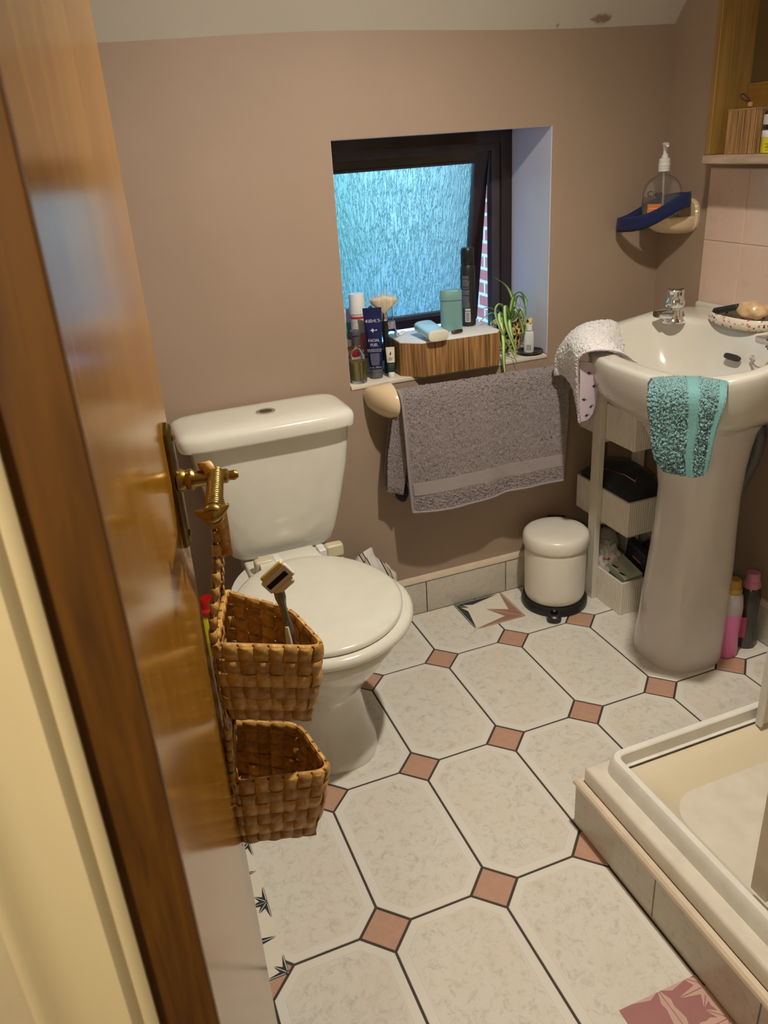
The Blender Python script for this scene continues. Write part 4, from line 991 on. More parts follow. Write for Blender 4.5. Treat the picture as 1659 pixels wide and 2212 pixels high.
def teal_towel():
    t = thing('face_cloth', 'teal terry face cloth hanging over the front rim of the basin', 'towel')
    G = [[(0.700,-0.300,0.868), (0.735,-0.320,0.865), (0.780,-0.370,0.868), (0.830,-0.428,0.872)],
         [(0.640,-0.395,0.912), (0.672,-0.420,0.917), (0.715,-0.460,0.918), (0.765,-0.502,0.912)],
         [(0.602,-0.435,0.914), (0.632,-0.475,0.917), (0.675,-0.515,0.918), (0.722,-0.545,0.914)],
         [(0.582,-0.455,0.890), (0.618,-0.500,0.892), (0.660,-0.538,0.894), (0.700,-0.568,0.893)],
         [(0.585,-0.470,0.825), (0.624,-0.508,0.822), (0.658,-0.540,0.824), (0.685,-0.568,0.831)],
         [(0.591,-0.480,0.764), (0.624,-0.512,0.761), (0.655,-0.540,0.763), (0.680,-0.565,0.770)],
         [(0.611,-0.496,0.725), (0.633,-0.516,0.720), (0.658,-0.544,0.718), (0.678,-0.561,0.731)]]
    D = catgrid(G, 170, 110)
    def mask(u, v):
        if 0.50 < v < 0.66 or v > 0.90: return 0.05
        return 1.0
    cloth('towel_body', D, T_TEAL, t, fuzz=0.0042, mask=mask, thick=0.006, wave=0.004)
    for va, vb in ((0.52, 0.64), (0.905, 0.99)):
        bm = bmesh.new(); V = []
        for i, r in enumerate(D):
            row = []
            for j in range(int(va*110), int(vb*110)+1):
                du = D[min(i+1, 170)][j]-D[max(i-1, 0)][j]; dv = r[min(j+1, 110)]-r[j-1]; n = du.cross(dv).normalized()
                if n.dot(Vector((-0.6, -0.7, 0.4))) < 0: n = -n
                row.append(bm.verts.new(r[j]+n*0.0048+n*0.004*mnoise.noise(r[j]*9)))
            V.append(row)
        for a, b in zip(V, V[1:]):
            for j in range(len(a)-1): bm.faces.new((a[j], a[j+1], b[j+1], b[j]))
        obj('flat_border', bm, M_TEALF, t, auto=0)
    rebase(t, (0.65, -0.48, 0.915))
teal_towel()
# ------------------------------------------------------------------ woven basket on the door handle
def basket():
    t = thing('hanging_basket', 'two-pocket woven splint basket hanging from the brass door handle', 'basket')
    def ribbon(bm, pts, wd, nr, mi=0):
        V = []
        for p, w_, n_ in zip(pts, wd, nr): V.append((bm.verts.new(p-w_), bm.verts.new(p+n_*0.0005), bm.verts.new(p+w_)))
        for a, b in zip(V, V[1:]):
            for k in (0, 1): bm.faces.new((a[k], b[k], b[k+1], a[k+1])).material_index = mi
    def weave(name, S, L, H, rows, cols, closed, par, amp=0.0018, fill=0.93):
        """S(s,t) -> (point, along, down, normal); s in 0..L, t in 0..H"""
        bm = bmesh.new(); ps, pt = L/cols, H/rows
        for i in range(rows):
            tt = (i+0.5)*pt; pts, wd, nr = [], [], []; off = random.uniform(-0.0008, 0.0008)
            for k in range(cols*5+1):
                s_ = L*k/(cols*5); p, a, d, n = S(s_, tt+off)
                o = amp*math.cos(PI*(s_/ps-0.5+i)); pts.append(p+n*o); wd.append(d*(pt*fill*0.5)); nr.append(n)
            ribbon(bm, pts, wd, nr, i % 2)
        for j in range(cols):
            ss = (j+0.5)*ps+random.uniform(-0.0006, 0.0006); pts, wd, nr = [], [], []
            for k in range(rows*5+1):
                tt = H*k/(rows*5); p, a, d, n = S(ss, tt)
                o = -amp*math.cos(PI*(tt/pt-0.5+j)); pts.append(p+n*o); wd.append(a*(ps*fill*0.5)); nr.append(n)
            ribbon(bm, pts, wd, nr, (j+1) % 2)
        o = obj(name, bm, [M_SPLINT, M_SPLINT2], par, auto=0)
        m_ = o.modifiers.new('thick', 'SOLIDIFY'); m_.thickness = 0.0013; m_.offset = 0
        return o
    def pocket(name, top, bot, rows, cols, zcurve):
        """top, bot: four corners A (near, door side) B (far, door side) C (far, outer) D (near, outer)"""
        def loop(c4):
            c4 = [Vector(p) for p in c4]; out = []
            for i in range(4):
                p0, p1, p2 = c4[i-1], c4[i], c4[(i+1) % 4]; r = 0.22 if i > 1 else 0.06
                a = p1.lerp(p0, r); b = p1.lerp(p2, r)
                for k in range(7):
                    f = k/6; out.append(a.lerp(p1, f).lerp(p1.lerp(b, f), f))
            return out
        T, B = loop(top), loop(bot); n = len(T)
        cum = [0]
        for i in range(n): cum.append(cum[-1]+(T[(i+1) % n]-T[i]).length)
        L = cum[-1]; H = (T[0]-B[0]).length; cen = sum(T, Vector())/n
        def at(P, s):
            s = s % L
            for i in range(n):
                if s <= cum[i+1]+1e-9:
                    f = (s-cum[i])/max(1e-9, cum[i+1]-cum[i]); return P[i].lerp(P[(i+1) % n], f)
            return P[0]
        def S(s, t_):
            f = t_/H; p = at(T, s).lerp(at(B, s), f)
            q = at(T, s+0.004).lerp(at(B, s+0.004), f); a = (q-p).normalized(); d = (at(B, s)-at(T, s)).normalized()
            nn = a.cross(d).normalized(); c = cen.lerp(sum(B, Vector())/n, f)
            if nn.dot(p-c) < 0: nn = -nn
            return p+nn*0.006*math.sin(f*PI), a, d, nn
        w_ = weave(name, S, L, H, rows, cols, True, t)
        # rim: stakes folded over a rim splint
        bm = bmesh.new(); pts, wd, nr = [], [], []
        for k in range(cols*5+1):
            p, a, d, nn = S(L*k/(cols*5), 0); pts.append(p-nn*0.003+d*0.004); wd.append(d*0.007); nr.append(nn)
        ribbon(bm, pts, wd, nr)
        for j in range(0, cols):
            p, a, d, nn = S((j+0.5)*L/cols, 0); hw = L/cols*0.43
            seq = [p+d*0.022+nn*0.0035, p+d*0.006+nn*0.0045, p-d*0.002+nn*0.002, p-d*0.003-nn*0.002, p-d*0.000-nn*0.0052, p+d*0.010-nn*0.0056]
            ribbon(bm, seq, [a*hw]*6, [nn, nn, -d, -d, -nn, -nn], j % 2)
        r = obj('rim', bm, [M_SPLINT, M_SPLINT2], w_, auto=0); m_ = r.modifiers.new('thick', 'SOLIDIFY'); m_.thickness = 0.0013
        # woven floor
        A, Bv, C_, D_ = [Vector(p) for p in bot]
        def SB(s, q):
            u, v = s/0.10, q/0.10; p = A.lerp(Bv, u).lerp(D_.lerp(C_, u), v)
            a = ((Bv-A)).normalized(); d = (D_-A).normalized(); return p, a, d, Vector((0, 0, 1))
        weave('base', SB, 0.10, 0.10, 5, 6, False, w_)
        return w_
    A1, B1, C1, D1 = (-0.502, -0.985, 0.880), (-0.462, -0.850, 0.880), (-0.374, -0.876, 0.838), (-0.350, -0.972, 0.820)
    pocket('upper_pocket', (A1, B1, C1, D1), ((-0.498, -0.978, 0.755), (-0.468, -0.855, 0.755), (-0.392, -0.876, 0.712), (-0.378, -0.965, 0.700)), 6, 22, 0)
    A2, B2, C2, D2 = (-0.512, -0.988, 0.652), (-0.484, -0.850, 0.652), (-0.380, -0.856, 0.612), (-0.362, -0.972, 0.603)
    pocket('lower_pocket', (A2, B2, C2, D2), ((-0.512, -0.978, 0.530), (-0.486, -0.858, 0.530), (-0.404, -0.872, 0.485), (-0.394, -0.960, 0.478)), 6, 22, 0)
    # back panel between the pockets and up to the strap
    def panel(z):
        pts = [(1.052, (-0.466, -0.962), (-0.456, -0.930)), (0.98, (-0.476, -0.966), (-0.458, -0.900)), (0.90, (-0.497, -0.985), (-0.462, -0.856)), (0.75, (-0.500, -0.985), (-0.470, -0.852)), (0.53, (-0.514, -0.985), (-0.490, -0.855))]
        for (z1, a1, b1), (z0, a0, b0) in zip(pts, pts[1:]):
            if z >= z0: f = (z1-z)/(z1-z0); f = max(0, min(1, f)); return Vector((*[a1[k]+(a0[k]-a1[k])*f for k in (0, 1)], z)), Vector((*[b1[k]+(b0[k]-b1[k])*f for k in (0, 1)], z))
        return Vector((*pts[-1][1], z)), Vector((*pts[-1][2], z))
    def SP(s, q):
        z = 1.05-q; a, b = panel(z); p = a.lerp(b, s/0.14); al = (b-a)/0.14; d = Vector((0, 0, -1)); n = al.normalized().cross(d).normalized()
        if n.x > 0: n = -n
        return p+n*0.006, al, d, n
    weave('back_panel', SP, 0.14, 0.52, 24, 6, False, t)
    # edge bindings of the panel
    for side, ks in ((0, range(10)), (0, range(10, 17)), (1, range(10)), (1, range(10, 17))):
        bm = bmesh.new()
        for k in ks:
            z = 1.04-k*0.0185 if k < 10 else 0.735-(k-10)*0.0185
            p = panel(z)[side]; out = (panel(z)[0]-panel(z)[1]).normalized()*(1 if side == 0 else -1); nx = Vector((1, 0, 0))
            seq = [p-nx*0.009-out*0.012, p-nx*0.009-out*0.002, p-nx*0.006+out*0.002, p-nx*0.001+out*0.002, p+nx*0.001-out*0.002, p+nx*0.001-out*0.012]
            ribbon(bm, seq, [Vector((0, 0, 0.0078))]*6, [out]*6, k % 2)
        r = obj('edge_binding', bm, [M_SPLINT, M_SPLINT2], t, auto=0); m_ = r.modifiers.new('thick', 'SOLIDIFY'); m_.thickness = 0.0013
    # hanging strap over the spindle
    S0 = Vector((-0.466, -1.000, 1.131)); bm = bmesh.new()
    seq = [(-0.461, -0.948, 0.985), (-0.461, -0.952, 1.04), (-0.466, -0.972, 1.085), (-0.474, -0.988, 1.118), (-0.478, -0.997, 1.1335), (-0.476, -1.006, 1.134), (-0.472, -1.012, 1.118), (-0.468, -0.995, 1.075), (-0.465, -0.970, 1.035), (-0.463, -0.952, 1.00)]
    sp_ = spline(seq, 8); wv = Vector((0.0066, -0.002, 0.001))
    ribbon(bm, sp_, [wv]*len(sp_), [Vector((0, -1, 0))]*len(sp_)); st = obj('strap', bm, M_SPLINT, t, auto=0); m_ = st.modifiers.new('thick', 'SOLIDIFY'); m_.thickness = 0.0016
    rebase(t, (-0.45, -0.92, 0.47))
basket()
def razor():
    t = thing('safety_razor', 'grey and white cartridge razor standing in the upper basket pocket', 'razor')
    M_GM = mat('gunmetal', (0.20, 0.19, 0.18), 0.25, 0.7); M_RW = mat('razor_white', (0.66, 0.60, 0.46), 0.35); M_RP = mat('razor_pale', (0.68, 0.62, 0.60), 0.3)
    path = spline([(-0.392, -0.936, 0.742), (-0.392, -0.934, 0.80), (-0.392, -0.932, 0.845), (-0.3955, -0.930, 0.880), (-0.398, -0.929, 0.905)], 8)
    n = len(path); tube_bm = bmesh.new(); tube(tube_bm, path, [0.0078-0.0030*math.sin(min(1, max(0, (k/n-0.45)/0.4))*PI) for k in range(n)], 16); obj('handle', tube_bm, M_GM, t)
    g = bmesh.new(); p2 = [p+Vector((-0.003, -0.0055, 0)) for p in path[:18]]; tube(g, p2, [0.0052*math.sin(PI*(0.08+0.9*k/18))**0.5 for k in range(18)], 12); obj('grip', g, M_RW, t)
    c = Vector((-0.397, -0.930, 0.924)); w_ = Vector((RT*0.70+UP*0.62-FW*0.2)).normalized(); u = (UP*0.72-RT*0.55-FW*0.3); u = (u-w_*u.dot(w_)).normalized(); nn = w_.cross(u).normalized()
    H = Matrix(((w_.x, u.x, nn.x, c.x), (w_.y, u.y, nn.y, c.y), (w_.z, u.z, nn.z, c.z), (0, 0, 0, 1))) @ Matrix.Scale(1.15, 4)
    tb('neck', [path[-1]-Vector((0, 0, 0.004)), c-nn*0.002], 0.0055, M_RP, t)
    h = bx('head', (-0.020, 0.020, -0.0095, 0.0095, -0.004, 0.003), M_RP, t, bev=0.0025, M=H)
    bx('blades', (-0.016, 0.014, -0.0035, 0.0030, 0.0025, 0.0036), mat('blade_steel', (0.02, 0.02, 0.035), 0.3, 0.6), h, M=H)
    bx('lubricating_strip', (-0.016, 0.019, 0.0085, 0.0155, -0.004, 0.0035), mat('yellow_strip', (0.60, 0.48, 0.16), 0.3), h, bev=0.003, M=H)
    bx('comfort_bar', (-0.017, 0.014, -0.0165, -0.0080, -0.003, 0.0045), M_RW, h, bev=0.004, seg=3, M=H)
    rebase(t, (-0.392, -0.936, 0.735))
razor()
# ------------------------------------------------------------------ window sill things
SZ = WZ0+0.0005
def M_bamboo():
    m, t, b = nodes('bamboo_slats'); c = t.nodes.new('ShaderNodeTexCoord')
    mp = t.nodes.new('ShaderNodeMapping'); mp.inputs['Scale'].default_value = (1, 1, 0.03); t.links.new(c.outputs['Object'], mp.inputs[0])
    n = t.nodes.new('ShaderNodeTexNoise'); n.inputs['Scale'].default_value = 170; n.inputs['Detail'].default_value = 2; t.links.new(mp.outputs[0], n.inputs[0])
    r = t.nodes.new('ShaderNodeValToRGB'); r.color_ramp.elements[0].position = 0.33; r.color_ramp.elements[1].position = 0.66
    r.color_ramp.elements[0].color = (0.13, 0.060, 0.018, 1); r.color_ramp.elements[1].color = (0.42, 0.23, 0.085, 1)
    t.links.new(n.outputs[0], r.inputs[0]); t.links.new(r.outputs[0], b.inputs['Base Color']); b.inputs['Roughness'].default_value = 0.5
    return m
BAM = M_bamboo(); BAMD = mat('bamboo_gap', (0.06, 0.03, 0.01), 0.8); M_BOXTOP = mat('white_box_top', (0.72, 0.71, 0.70), 0.45)
def bamboo_box(t, outline, z0, z1, pitch=0.0042, top=M_BOXTOP):
    """vertical slats following an outline, flat lid on top"""
    out = []; n = len(outline)
    bm = bmesh.new()
    inner = []
    for i in range(n):
        a = Vector(outline[i]); b = Vector(outline[(i+1) % n]); L = (b-a).length; d = (b-a)/L; o = Vector((d.y, -d.x)); k = max(1, int(L/pitch))
        for q in range(k):
            s0 = L*q/k; s = L/k
            inner += [a+d*s0-o*0.0004, a+d*(s0+s*0.22)+o*0.0007, a+d*(s0+s*0.5)+o*0.0010, a+d*(s0+s*0.78)+o*0.0007]
    loft(bm, [[Vector((p.x, p.y, z)) for p in inner] for z in (z0, z1-0.004)]); w_ = obj('slatted_side', bm, BAM, t, smooth=True, auto=50)
    bm = bmesh.new(); prism(bm, [(p[0], p[1]) for p in outline], z1-0.0038, z1, bev=0.0012); obj('box_top', bm, top, t)
    return w_
def sill_box():
    t = thing('bamboo_box', 'bamboo slatted box with white top on the window sill', 'box')
    bamboo_box(t, [(0.332, 0.246), (0.578, 0.241), (0.594, 0.257), (0.600, 0.400), (0.588, 0.412), (0.300, 0.417), (0.288, 0.405), (0.282, 0.292)], SZ, 0.9215)
    rebase(t, (0.44, 0.33, SZ))
sill_box(); BT = 0.922
def solid_oval(name, c, rx, ry, prof, m, parent, rot=0.0, e=3.0, M=None, n=48):
    bm = bmesh.new(); rings = [[(M or Matrix()) @ Vector(p) for p in circ(c[0], c[1], c[2]+z, rx*s, ry*s2, n, e, rot)] for z, s, s2 in prof]
    loft(bm, rings); return obj(name, bm, m, parent)
def sill_things():
    TQ = mat('teal_metal', (0.22, 0.42, 0.42), 0.32, 0.35, var=0.06)
    t = thing('deodorant_case', 'teal brushed refillable deodorant case standing on the bamboo box', 'deodorant')
    c = (0.472, 0.335, BT); rt = math.radians(-24)
    solid_oval('case_body', c, 0.0335, 0.0165, [(0, .94, .9), (0.003, .98, .97), (0.004, .98, .97), (0.090, .98, .97), (0.0905, .90, .88)], TQ, t, rt)
    solid_oval('case_lid', c, 0.0335, 0.0165, [(0.0915, .90, .88), (0.092, 1, 1), (0.118, 1, 1), (0.121, .96, .93), (0.122, .86, .78)], TQ, t, rt)
    rebase(t, c)
    t = thing('razor_case', 'pale blue travel case with perforated white end lying on the bamboo box', 'case')
    f = Vector((0.3785, 0.224, BT+0.0165)); b = Vector((0.376, 0.330, BT+0.0290)); ax = (b-f).normalized(); rr = ax.cross(Vector((0, 0, 1))).normalized(); Lc = (b-f).length
    Mc = Matrix(((rr.x, 0, ax.x, f.x), (rr.y, 0, ax.y, f.y), (rr.z, 1, ax.z, f.z), (0, 0, 0, 1)))
    solid_oval('case_body', (0, 0, 0), 0.0325, 0.0162, [(0.004, .97, .95), (0.006, .97, .95), (Lc-0.004, .97, .95), (Lc, .90, .82)], mat('pale_blue_glaze', (0.30, 0.62, 0.78), 0.18, col2=(0.62, 0.80, 0.88), scale=14, stretch=(1, 0.5, 2)), t, M=Mc)
    e = solid_oval('end_cap', (0, 0, 0), 0.0325, 0.0162, [(-0.001, .90, .84), (0.0, .98, .96), (0.0035, 1, 1), (0.0038, .97, .95)], mat('cap_white', (0.68, 0.65, 0.54), 0.4), t, M=Mc)
    bm = bmesh.new()
    for i in range(-6, 7):
        for j in range(-2, 3):
            if (abs(i)/6.8)**3+(abs(j)/2.9)**3 < 0.8:
                vs = bmesh.ops.create_circle(bm, cap_ends=True, segments=6, radius=0.0006, matrix=Mc @ Matrix.Translation(((i+0.5*(j % 2))*0.0041, j*0.0045, -0.0013)))
    o = obj('perforations', bm, mat('hole_grey', (0.30, 0.28, 0.24), 0.6), e, smooth=False)
    rebase(t, (f.x, (f.y+b.y)/2, BT))
    o = tb('hair_clip', [(0.448, 0.286, BT+0.006), (0.456, 0.285, BT+0.0065), (0.479, 0.287, BT+0.0065), (0.484, 0.288, BT+0.006)], [0.003, 0.006, 0.006, 0.004], mat('dark_tortoise', (0.045, 0.018, 0.012), 0.2), n=12); tag(o, 'small dark brown clip at the foot of the teal deodorant case', 'clip')
    t = thing('white_clip', 'small white plastic claw at the back corner of the bamboo box', 'clip')
    for k, (dx, dz) in enumerate(((0, 0.0), (0.010, 0.004), (-0.010, 0.002))): bx('claw', (-0.006, 0.006, -0.004, 0.004, 0.0, 0.007+dz), M_PWHITE, t, bev=0.0015, M=Matrix.Translation((0.318+dx, 0.372+0.006*k, BT+0.0003)) @ Matrix.Rotation(0.5*k, 4, 'Z'))
    rebase(t, (0.318, 0.372, BT))
    # black aerosol
    t = thing('body_spray', 'tall matt black aerosol can with grey small print on the bamboo box', 'aerosol can')
    c = (0.548, 0.372, BT)
    bm = bmesh.new(); lathe(bm, [(0.0200, 0), (0.0225, 0.003), (0.0228, 0.010), (0.0228, 0.168), (0.0215, 0.177), (0.0195, 0.182)], c, n=48); b = obj('can_body', bm, mat('matt_black_tin', (0.012, 0.013, 0.016), 0.42), t)
    bm = bmesh.new(); lathe(bm, [(0.0195, 0.183), (0.0205, 0.1845), (0.0205, 0.222), (0.0198, 0.228), (0.0175, 0.2315), (0.001, 0.2325)], c, n=48); obj('cap', bm, M_BLACK, t)
    GP = mat('grey_small_print', (0.20, 0.21, 0.23), 0.6); bm = bmesh.new()
    base_a = math.radians(-128)
    def patch(bm, a0, a1, z0, z1, r=0.02295):
        n_ = 8; A = [bm.verts.new((c[0]+r*math.cos(a0+(a1-a0)*k/n_), c[1]+r*math.sin(a0+(a1-a0)*k/n_), BT+z0)) for k in range(n_+1)]
        B = [bm.verts.new((c[0]+r*math.cos(a0+(a1-a0)*k/n_), c[1]+r*math.sin(a0+(a1-a0)*k/n_), BT+z1)) for k in range(n_+1)]
        for k in range(n_): bm.faces.new((A[k], A[k+1], B[k+1], B[k]))
    z = 0.150; random.seed(3)
    while z > 0.055:
        patch(bm, base_a-0.62, base_a+random.uniform(0.2, 0.42), z, z+0.0012); z -= 0.0026 if random.random() > 0.12 else 0.005
    obj('small_print', bm, GP, b, smooth=False)
    bm = bmesh.new(); patch(bm, base_a-0.25, base_a+0.48, 0.014, 0.046); patch(bm, base_a-0.25, base_a+0.48, 0.048, 0.0545); bc_ = obj('barcode_panel', bm, mat('label_white', (0.55, 0.55, 0.55), 0.6), b, smooth=False)
    bm = bmesh.new(); a = 0
    for k in range(15): z0 = 0.017+k*0.0018; patch(bm, base_a-0.12, base_a+0.38, z0, z0+0.0010*(0.6+0.6*(k % 3 == 0)), 0.0231)
    obj('bars', bm, M_BLACK, bc_, smooth=False); rebase(t, c)
    # blue tube with lettering
    t = thing('moisturiser_tube', 'navy blue facial moisturiser tube with grey cap at the left of the sill', 'tube')
    c = Vector((0.214, 0.322, SZ)); vd = Vector((CP.x-c.x, CP.y-c.y, 0)).normalized(); rg = Vector((-vd.y, vd.x, 0)); 
    def tube_body(c, rb, wt, z0, z1, m, par, name='tube_body', d0=0.9):
        bm = bmesh.new(); R = []
        for k in range(15):
            f = k/14; hw = rb+(wt-rb)*f; hd = max(0.0010, rb*d0*(1-f**1.5)); z = z0+(z1-z0)*f
            R.append([c+rg*math.copysign(abs(math.cos(a))**(1-0.5*f), math.cos(a))*hw+vd*math.sin(a)*hd+Vector((0, 0, z)) for a in [2*PI*q/36 for q in range(36)]])
        loft(bm, R); return obj(name, bm, m, par)
    body = tube_body(c, 0.0200, 0.0275, 0.0275, 0.205, mat('navy_plastic', (0.008, 0.012, 0.075), 0.3), t)
    bm = bmesh.new(); lathe(bm, [(0.0185, 0), (0.0200, 0.002), (0.0200, 0.012), (0.0196, 0.0125), (0.0200, 0.013), (0.0200, 0.026), (0.0185, 0.0272)], c, n=40); obj('cap', bm, mat('pewter_plastic', (0.14, 0.14, 0.15), 0.35, 0.4), t)
    TXW = mat('silver_print', (0.55, 0.56, 0.62), 0.5)
    def front(z, extra=0.0):
        f = max(0.0, (z-0.0275)/(0.205-0.0275)); hd = max(0.0010, 0.0200*0.9*(1-f**1.5)); return c+vd*(hd+0.0006+extra)+Vector((0, 0, z))
    def up_at(z): return (front(z+0.01)-front(z-0.01)).normalized()
    for s_, z, sz, sx in (('KIEHL\u2019S', 0.168, 0.0125, 1.0), ('FACIAL', 0.113, 0.0115, 0.9), ('FUEL', 0.100, 0.0115, 0.9), ('ENERGIZING MOISTURE', 0.0865, 0.0042, 0.95), ('TREATMENT FOR MEN', 0.0815, 0.0042, 0.95), ('fl. oz. - 200 ml', 0.0345, 0.0058, 1.0)):
        text('lettering', s_, sz, TXW, face_M(front(z), rg, up_at(z)), body, ext=0.0001, sx=sx)
    bm = bmesh.new()
    for k in range(13):
        z = 0.0745-k*0.0027; hw = 0.0135-0.0006*max(0, k-7); Mf = face_M(front(z), rg, up_at(z)); x = -hw
        box(bm, -hw, hw, -0.00045, 0.00045, -0.0001, 0.0001, M=Mf)
    obj('small_print', bm, mat('dim_print', (0.24, 0.25, 0.34), 0.6), body, smooth=False)
    bm = bmesh.new()   # little flying emblem
    Mf = face_M(front(0.141), rg, up_at(0.141))
    for poly in (((-0.010, 0.001), (-0.002, -0.002), (0.004, 0.000), (0.000, 0.004)), ((0.003, 0.000), (0.011, 0.004), (0.010, -0.001)), ((-0.006, 0.003), (-0.001, 0.0065), (0.001, 0.003)), ((-0.004, -0.002), (-0.002, -0.006), (0.001, -0.002))):
        bm.faces.new([bm.verts.new(Mf @ Vector((x, y, 0.0001))) for x, y in poly])
    obj('emblem', bm, TXW, body, smooth=False)
    for sgn in (-1, 1): bx('rule', (-0.0028, 0.0028, -0.0003, 0.0003, -0.0001, 0.0001), TXW, body, M=face_M(front(0.168)+rg*sgn*0.0215-vd*0.0003, rg, up_at(0.168)))
    rebase(t, c)
    # perfume
    GL, tt, b_ = nodes('clear_bottle_glass'); b_.inputs['Transmission Weight'].default_value = 1; b_.inputs['Roughness'].default_value = 0.03; b_.inputs['Base Color'].default_value = (0.86, 0.92, 0.90, 1); b_.inputs['IOR'].default_value = 1.25
    LQ, tt, b_ = nodes('amber_liquid'); b_.inputs['Transmission Weight'].default_value = 0.75; b_.inputs['Roughness'].default_value = 0.08; b_.inputs['Base Color'].default_value = (0.50, 0.42, 0.16, 1); b_.inputs['IOR'].default_value = 1.3
    t = thing('aftershave_bottle', 'round shouldered glass bottle of yellow scent with grey cap at the sill end', 'perfume bottle')
    c = (0.152, 0.304, SZ)
    lt('glass_body', [(0.0235, 0), (0.0255, 0.003), (0.0255, 0.070), (0.0225, 0.086), (0.013, 0.100), (0.0095, 0.104), (0.0095, 0.110)], c, GL, t, n=40)
    lt('liquid', [(0.0225, 0.008), (0.0238, 0.010), (0.0238, 0.062), (0.0230, 0.0625)], c, LQ, t, n=40)
    lt('cap', [(0.0120, 0.1105), (0.0128, 0.112), (0.0128, 0.136), (0.0160, 0.139), (0.0160, 0.149), (0.0150, 0.1515), (0.001, 0.152)], c, mat('pewter_metal', (0.09, 0.09, 0.09), 0.35, 0.3), t, n=36)
    rebase(t, c)
    # small green and cream tube
    t = thing('hand_cream_tube', 'small cream and dark green tube standing beside the navy tube', 'tube')
    c2 = Vector((0.2545, 0.300, SZ)); vd2, rg2 = vd, rg
    bm = bmesh.new(); lathe(bm, [(0.0085, 0), (0.0092, 0.001), (0.0092, 0.015), (0.0085, 0.016)], c2, n=28); obj('cap', bm, M_PWHITE, t)
    b2 = tube_body(c2, 0.0104, 0.0118, 0.0165, 0.044, mat('bottle_green', (0.008, 0.035, 0.035), 0.3), t, 'green_sleeve', 0.85)
    R = []; bm = bmesh.new()
    for k in range(9):
        f = k/8; hw = 0.0118+0.0012*f; hd = max(0.0008, 0.0058*(1-f**1.4)); R.append([c2+rg*math.cos(a)*hw+vd*math.sin(a)*hd+Vector((0, 0, 0.0442+0.045*f)) for a in [2*PI*q/28 for q in range(28)]])
    loft(bm, R); b3 = obj('tube_body', bm, mat('cream_plastic', (0.66, 0.62, 0.52), 0.4), t)
    bm = bmesh.new(); Mf = face_M(c2+vd*0.0062+Vector((0, 0, 0.072)), rg); bm.faces.new([bm.verts.new(Mf @ Vector((x, y, 0))) for x, y in ((0, -0.006), (0.0022, -0.001), (0.001, 0.006), (-0.0022, 0.0))]); obj('leaf_emblem', bm, M_BLACK, b3, smooth=False)
    bm = bmesh.new()
    for k in range(3): box(bm, -0.007, 0.007-0.002*k, -0.0004, 0.0004, -0.0001, 0.0001, M=face_M(c2+vd*0.0072+Vector((0, 0, 0.060-0.0035*k)), rg))
    obj('small_print', bm, mat('dark_print', (0.10, 0.09, 0.08), 0.6), b3, smooth=False)
    rebase(t, c2)
    # glass bottle with paper collar and a fan brush in it
    t = thing('glass_bottle', 'clear glass bottle with printed paper collar behind the navy tube', 'glass bottle')
    c = (0.283, 0.372, SZ)
    lt('glass_body', [(0.028, 0), (0.031, 0.004), (0.0305, 0.05), (0.0265, 0.105), (0.021, 0.125), (0.0155, 0.145), (0.0135, 0.165), (0.0125, 0.195), (0.0145, 0.197), (0.0145, 0.205), (0.012, 0.206), (0.0108, 0.198), (0.0115, 0.165), (0.0135, 0.145), (0.019, 0.122), (0.0245, 0.103), (0.0285, 0.05), (0.0285, 0.008), (0.001, 0.008)], c, GL, t, n=40)
    lt('paper_collar', [(0.0180, 0.128), (0.0200, 0.130), (0.0190, 0.148), (0.0170, 0.149)], c, mat('printed_paper', (0.45, 0.40, 0.44), 0.6, col2=(0.10, 0.08, 0.14), scale=220), t, n=24)
    rebase(t, c)
    t = thing('shaving_brush', 'cream bristled fan brush with dark handle beside the glass bottle', 'brush')
    bs = Vector((0.262, 0.352, 1.000)); bm = bmesh.new(); random.seed(11)
    R = []
    for k in range(13):
        f = k/12; hw = 0.008+0.034*math.sin(f*PI*0.52)**1.1; hd = 0.006+0.010*math.sin(f*PI*0.6)
        if f > 0.8: q = math.sqrt(max(0.02, 1-((f-0.8)/0.2)**2)); hw *= q; hd *= q
        R.append([bs+rg*math.cos(a)*hw*(1+0.04*math.sin(a*17+k))+vd*math.sin(a)*hd+Vector((0, 0, 0.052*f-0.006*abs(math.cos(a))*f)) for a in [2*PI*q2/40 for q2 in range(40)]])
    loft(bm, R); br = obj('bristles', bm, mat('cream_bristle', (0.66, 0.56, 0.40), 0.8, var=0.2, scale=160, stretch=(1, 1, 0.12), sheen=0.3), t, auto=0)
    bm = bmesh.new()
    for k in range(220):
        a = random.uniform(-1.15, 1.15); q = Vector((0, 0, 1))*math.cos(a)+rg*math.sin(a); p0 = bs+Vector((0, 0, 0.006))+q*0.02+vd*random.uniform(-0.006, 0.006); L_ = 0.026+0.012*random.random()+0.008*math.cos(a)
        sd = rg*math.cos(a)*0.00025-Vector((0, 0, 1))*math.sin(a)*0.00025; e_ = p0+q*L_+vd*random.uniform(-0.004, 0.004)
        bm.faces.new([bm.verts.new(x) for x in (p0-sd, p0+sd, e_)])
    ob_ = obj('loose_hairs', bm, MATS['cream_bristle'], br, smooth=False); ob_['kind'] = 'stuff'
    lt('ferrule', [(0.0085, 0), (0.0095, 0.002), (0.0095, 0.02), (0.0080, 0.024)], (bs-Vector((0, 0, 0.024)))[:], M_CHROME, t, n=28)
    lt('handle', [(0.0095, -0.157), (0.0105, -0.15), (0.008, -0.12), (0.0065, -0.09), (0.0085, -0.05), (0.0105, -0.03), (0.0095, 0.0)], (bs-Vector((0, 0, 0.0245)))[:], M_BLACK, t, n=28)
    rebase(t, (bs.x, bs.y, SZ))
    t = thing('makeup_brush', 'short black and silver brush handle leaning behind the navy tube', 'brush')
